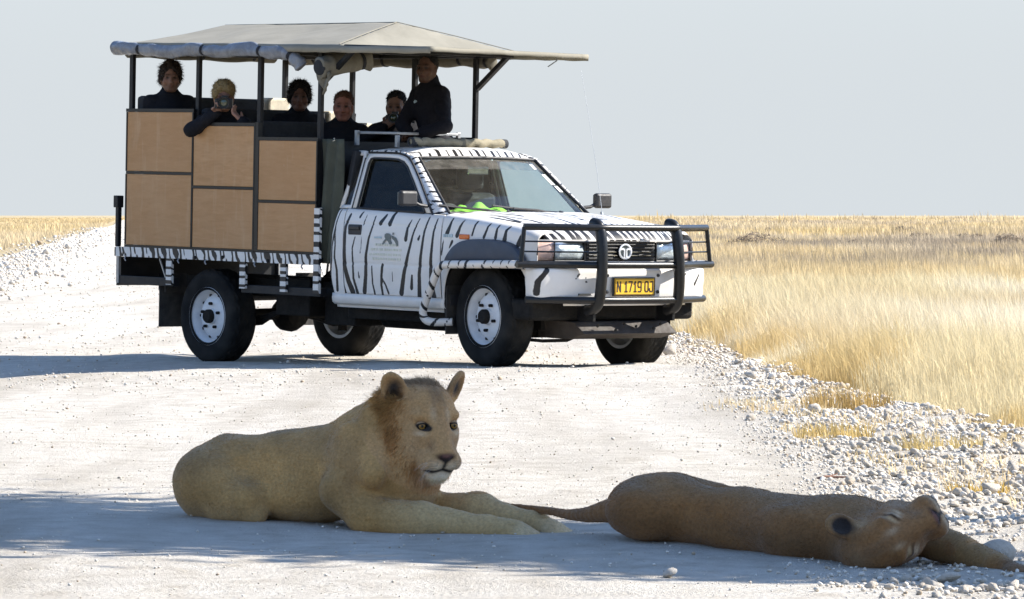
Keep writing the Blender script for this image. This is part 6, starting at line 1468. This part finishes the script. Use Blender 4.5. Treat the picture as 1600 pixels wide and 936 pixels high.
    done(S, 'body', 'person_skin', skin_col, 4, .0015)
    def jac(V, N): C = np.tile(np.array(jacket), (len(V), 1)); return blend(C, legcol, (V[:, 2] < hp[2] - .06) * 1.0)
    done(J, 'clothing', 'person_cloth', jac, 6, .016)
    if hair:
        A = SDF(H(0, .03, -.02) - .2, H(0, .03, -.02) + .2, .005)
        for c, r in hair['add']: A.ell(H(*c), r, H.M, .02)
        for c, r in hair['cut']: A.ell(H(*c), r, H.M, .012, 'sub')
        V, F = A.mesh(); V = relax(V, F, 1, .4); N = vnormals(V, F)
        if (N * (V - V.mean(0))).sum() < 0: F = F[:, ::-1]; N = -N
        am = hair.get('rough', .016); V = V + N * ((fbm(V * hair.get('freq', 55), 3, 8) - .45) * am)[:, None]
        me = np_mesh('hair', V, F); C = np.tile(np.array(hair_col), (len(V), 1)) * (.7 + .6 * fbm(V * 70, 3, 9)[:, None]); set_attr(me, 'Col', C); hm = link_mesh('hair', me, 'person_hair', root)
        hairs('strands', V, F, N, C, np.ones(len(V)), 1500, hair.get('len', .016), lambda P: np.tile(H.u * -.6 - H.f * .5, (len(P), 1)), parent=hm, width=.0035, lift=.8, jit=.5)
    if badge:
        MB().prism([(0, -.016, 0), (.0, .0, .016), (0, .022, .010), (0, .030, -.008), (0, .012, -.006), (0, .002, -.018)], (.003, 0, 0)).build('chest_logo', 'decal_blue', root).matrix_local = Matrix.Translation(Vector(chest + td * .135 - rt * .045 + np.array([0, 0, .04]))) @ unit_frame(td)
    return root
def unit_frame(d):
    d = unit(d); y = unit(np.cross(np.array([0, 0, 1]), d)); z = np.cross(d, y); return Matrix(((d[0], y[0], z[0], 0), (d[1], y[1], z[1], 0), (d[2], y[2], z[2], 0), (0, 0, 0, 1)))
SHORT = dict(add=[((0, .045, -.028), (.080, .090, .100))], cut=[((0, -.010, .085), (.060, .085, .085)), ((.05, .01, .08), (.04, .07, .06)), ((-.05, .01, .08), (.04, .07, .06)), ((0, -.10, 0), (.12, .075, .12))], rough=.012)
BUSHY = dict(add=[((0, .055, -.025), (.090, .090, .105)), ((.06, .01, -.03), (.032, .06, .06)), ((-.06, .01, -.03), (.036, .072, .06)), ((0, .12, .0), (.05, .035, .05))], cut=[((0, -.015, .095), (.064, .092, .095)), ((0, -.13, 0), (.12, .07, .12))], rough=.034, freq=45, len=.035)
CURLY = dict(add=[((0, .050, -.025), (.092, .092, .105)), ((.066, .0, -.03), (.030, .06, .06)), ((-.066, .0, -.03), (.030, .06, .06))], cut=[((0, -.015, .095), (.062, .090, .095)), ((0, -.13, 0), (.12, .07, .12))], rough=.040, freq=38, len=.030)
WAVY = dict(add=[((0, .060, -.015), (.092, .085, .105)), ((-.060, .035, .02), (.038, .05, .06))], cut=[((0, -.045, .085), (.070, .090, .09)), ((0, -.12, 0), (.12, .08, .12))], rough=.022, freq=36, len=.024)
CROP = dict(add=[((0, .040, -.026), (.077, .089, .098))], cut=[((0, -.005, .085), (.066, .088, .09)), ((0, -.09, 0), (.12, .08, .12))], rough=.005, len=.006)
DK = (.012, .012, .015)
fc = lambda a, z=0.0: CAMD * math.cos(a) + RGT * math.sin(a) + np.array([0, 0, z])
person('man with bushy dark hair and stubble sitting furthest left in the open truck', (-.82, -.60, 2.335), fc(.12), (.30, .17, .115), DK, (.035, .025, .02), BUSHY, hips=(-.80, -.58, 1.62), beard=.45)
person('blond person leaning over the plywood side holding a large camera to the face', (.05, -.72, 2.175), fc(.08, -.05), (.42, .24, .17), DK, (.30, .215, .10), WAVY,
       [(-1, (-.10, -.935, 1.905), (.115, -.835, 2.045), (.165, -.855, 2.15), CAMD + RGT * .5, .9), (1, (.42, -.74, 1.90), (.385, -.80, 1.985), (.295, -.845, 2.075), np.array([0, 0, 1.0]), .5)], hips=(.0, -.55, 1.56), tdir=CAMD)
person('man with dark curly hair sitting between the two front canopy posts', (.12, .02, 2.195), fc(.05), (.20, .11, .08), DK, (.014, .011, .010), CURLY, hips=(.12, .02, 1.60))
person('man with short reddish hair and flushed face sitting right of the curly haired man', (.685, .02, 2.115), fc(-.05), (.42, .20, .15), DK, (.10, .05, .03), SHORT, hips=(.68, .02, 1.58))
person('dark haired man holding a camera beside the standing guide', (.90, .40, 2.125), fc(-.15, -.06), (.30, .18, .13), DK, (.012, .011, .011), dict(SHORT, rough=.02),
       [(-1, (.82, .10, 1.86), (.97, .225, 1.955), (1.02, .27, 2.02), CAMD, .8), (1, (1.12, .42, 1.84), (1.07, .36, 1.935), (1.06, .31, 2.0), CAMD, .7)], hips=(.86, .42, 1.58))
person('standing guide in dark fleece with head just under the canopy visor', (1.305, .38, 2.435), fc(-.45, .05), (.15, .085, .06), (.014, .014, .019), (.012, .012, .013), CROP,
       [(1, (1.70, .24, 1.97), (1.47, .135, 1.895), (1.33, .10, 1.885), np.array([.2, -.2, -1.0]), .5), (-1, (1.22, .20, 1.98), (1.33, .17, 1.905), (1.20, .215, 1.90), np.array([0, 0, -1.0]), .5)], hips=(1.40, .40, 1.80), tdir=fc(-.8), standing=True, badge=True, beard=.2, slim=.86)

# ---- the two cameras
def photo_camera(label, p, d, sc, hood, strap=False):
    r = empty('photo_camera'); r.matrix_world = TRUCK_M @ Matrix.Translation(p) @ unit_frame(d); r.scale = (sc,) * 3
    tag(r, label, 'camera')
    b = MB().box((-.075, -.066, -.05), (-.015, .066, .035)); b.box((-.07, -.028, .033), (-.02, .028, .058)); b.box((-.078, -.078, -.052), (-.005, -.048, .03)); b.build('camera_body', 'cam_black', r, bevel=.008)
    l_ = MB().lathe([(.030, -.016), (.036, -.01), (.036, .035), (.040, .045), (.041, .075), (hood, .08), (hood * 1.05, .105), (hood * .95, .105), (.038, .078), (.0, .074)], (0, 0, 0), (1, 0, 0), 28).build('lens', 'cam_black', r, True)
    MB().lathe([(0, .083), (.018, .081), (.033, .0765), (.036, .074)], (0, 0, 0), (1, 0, 0), 28).build('front_glass', 'cam_glass', l_, True)
    MB().lathe([(.039, .06), (.0418, .061), (.0418, .066), (.039, .067)], (0, 0, 0), (1, 0, 0), 28).build('focus_ring', 'plastic', l_, True); return r
photo_camera('black camera with large round lens held up by the blond person', (.205, -.838, 2.128), CAMD + np.array([0, 0, -.04]), 1.0, .046)
photo_camera('black camera held by the dark haired man beside the guide', (1.02, .285, 2.03), fc(-.1), .95, .040)
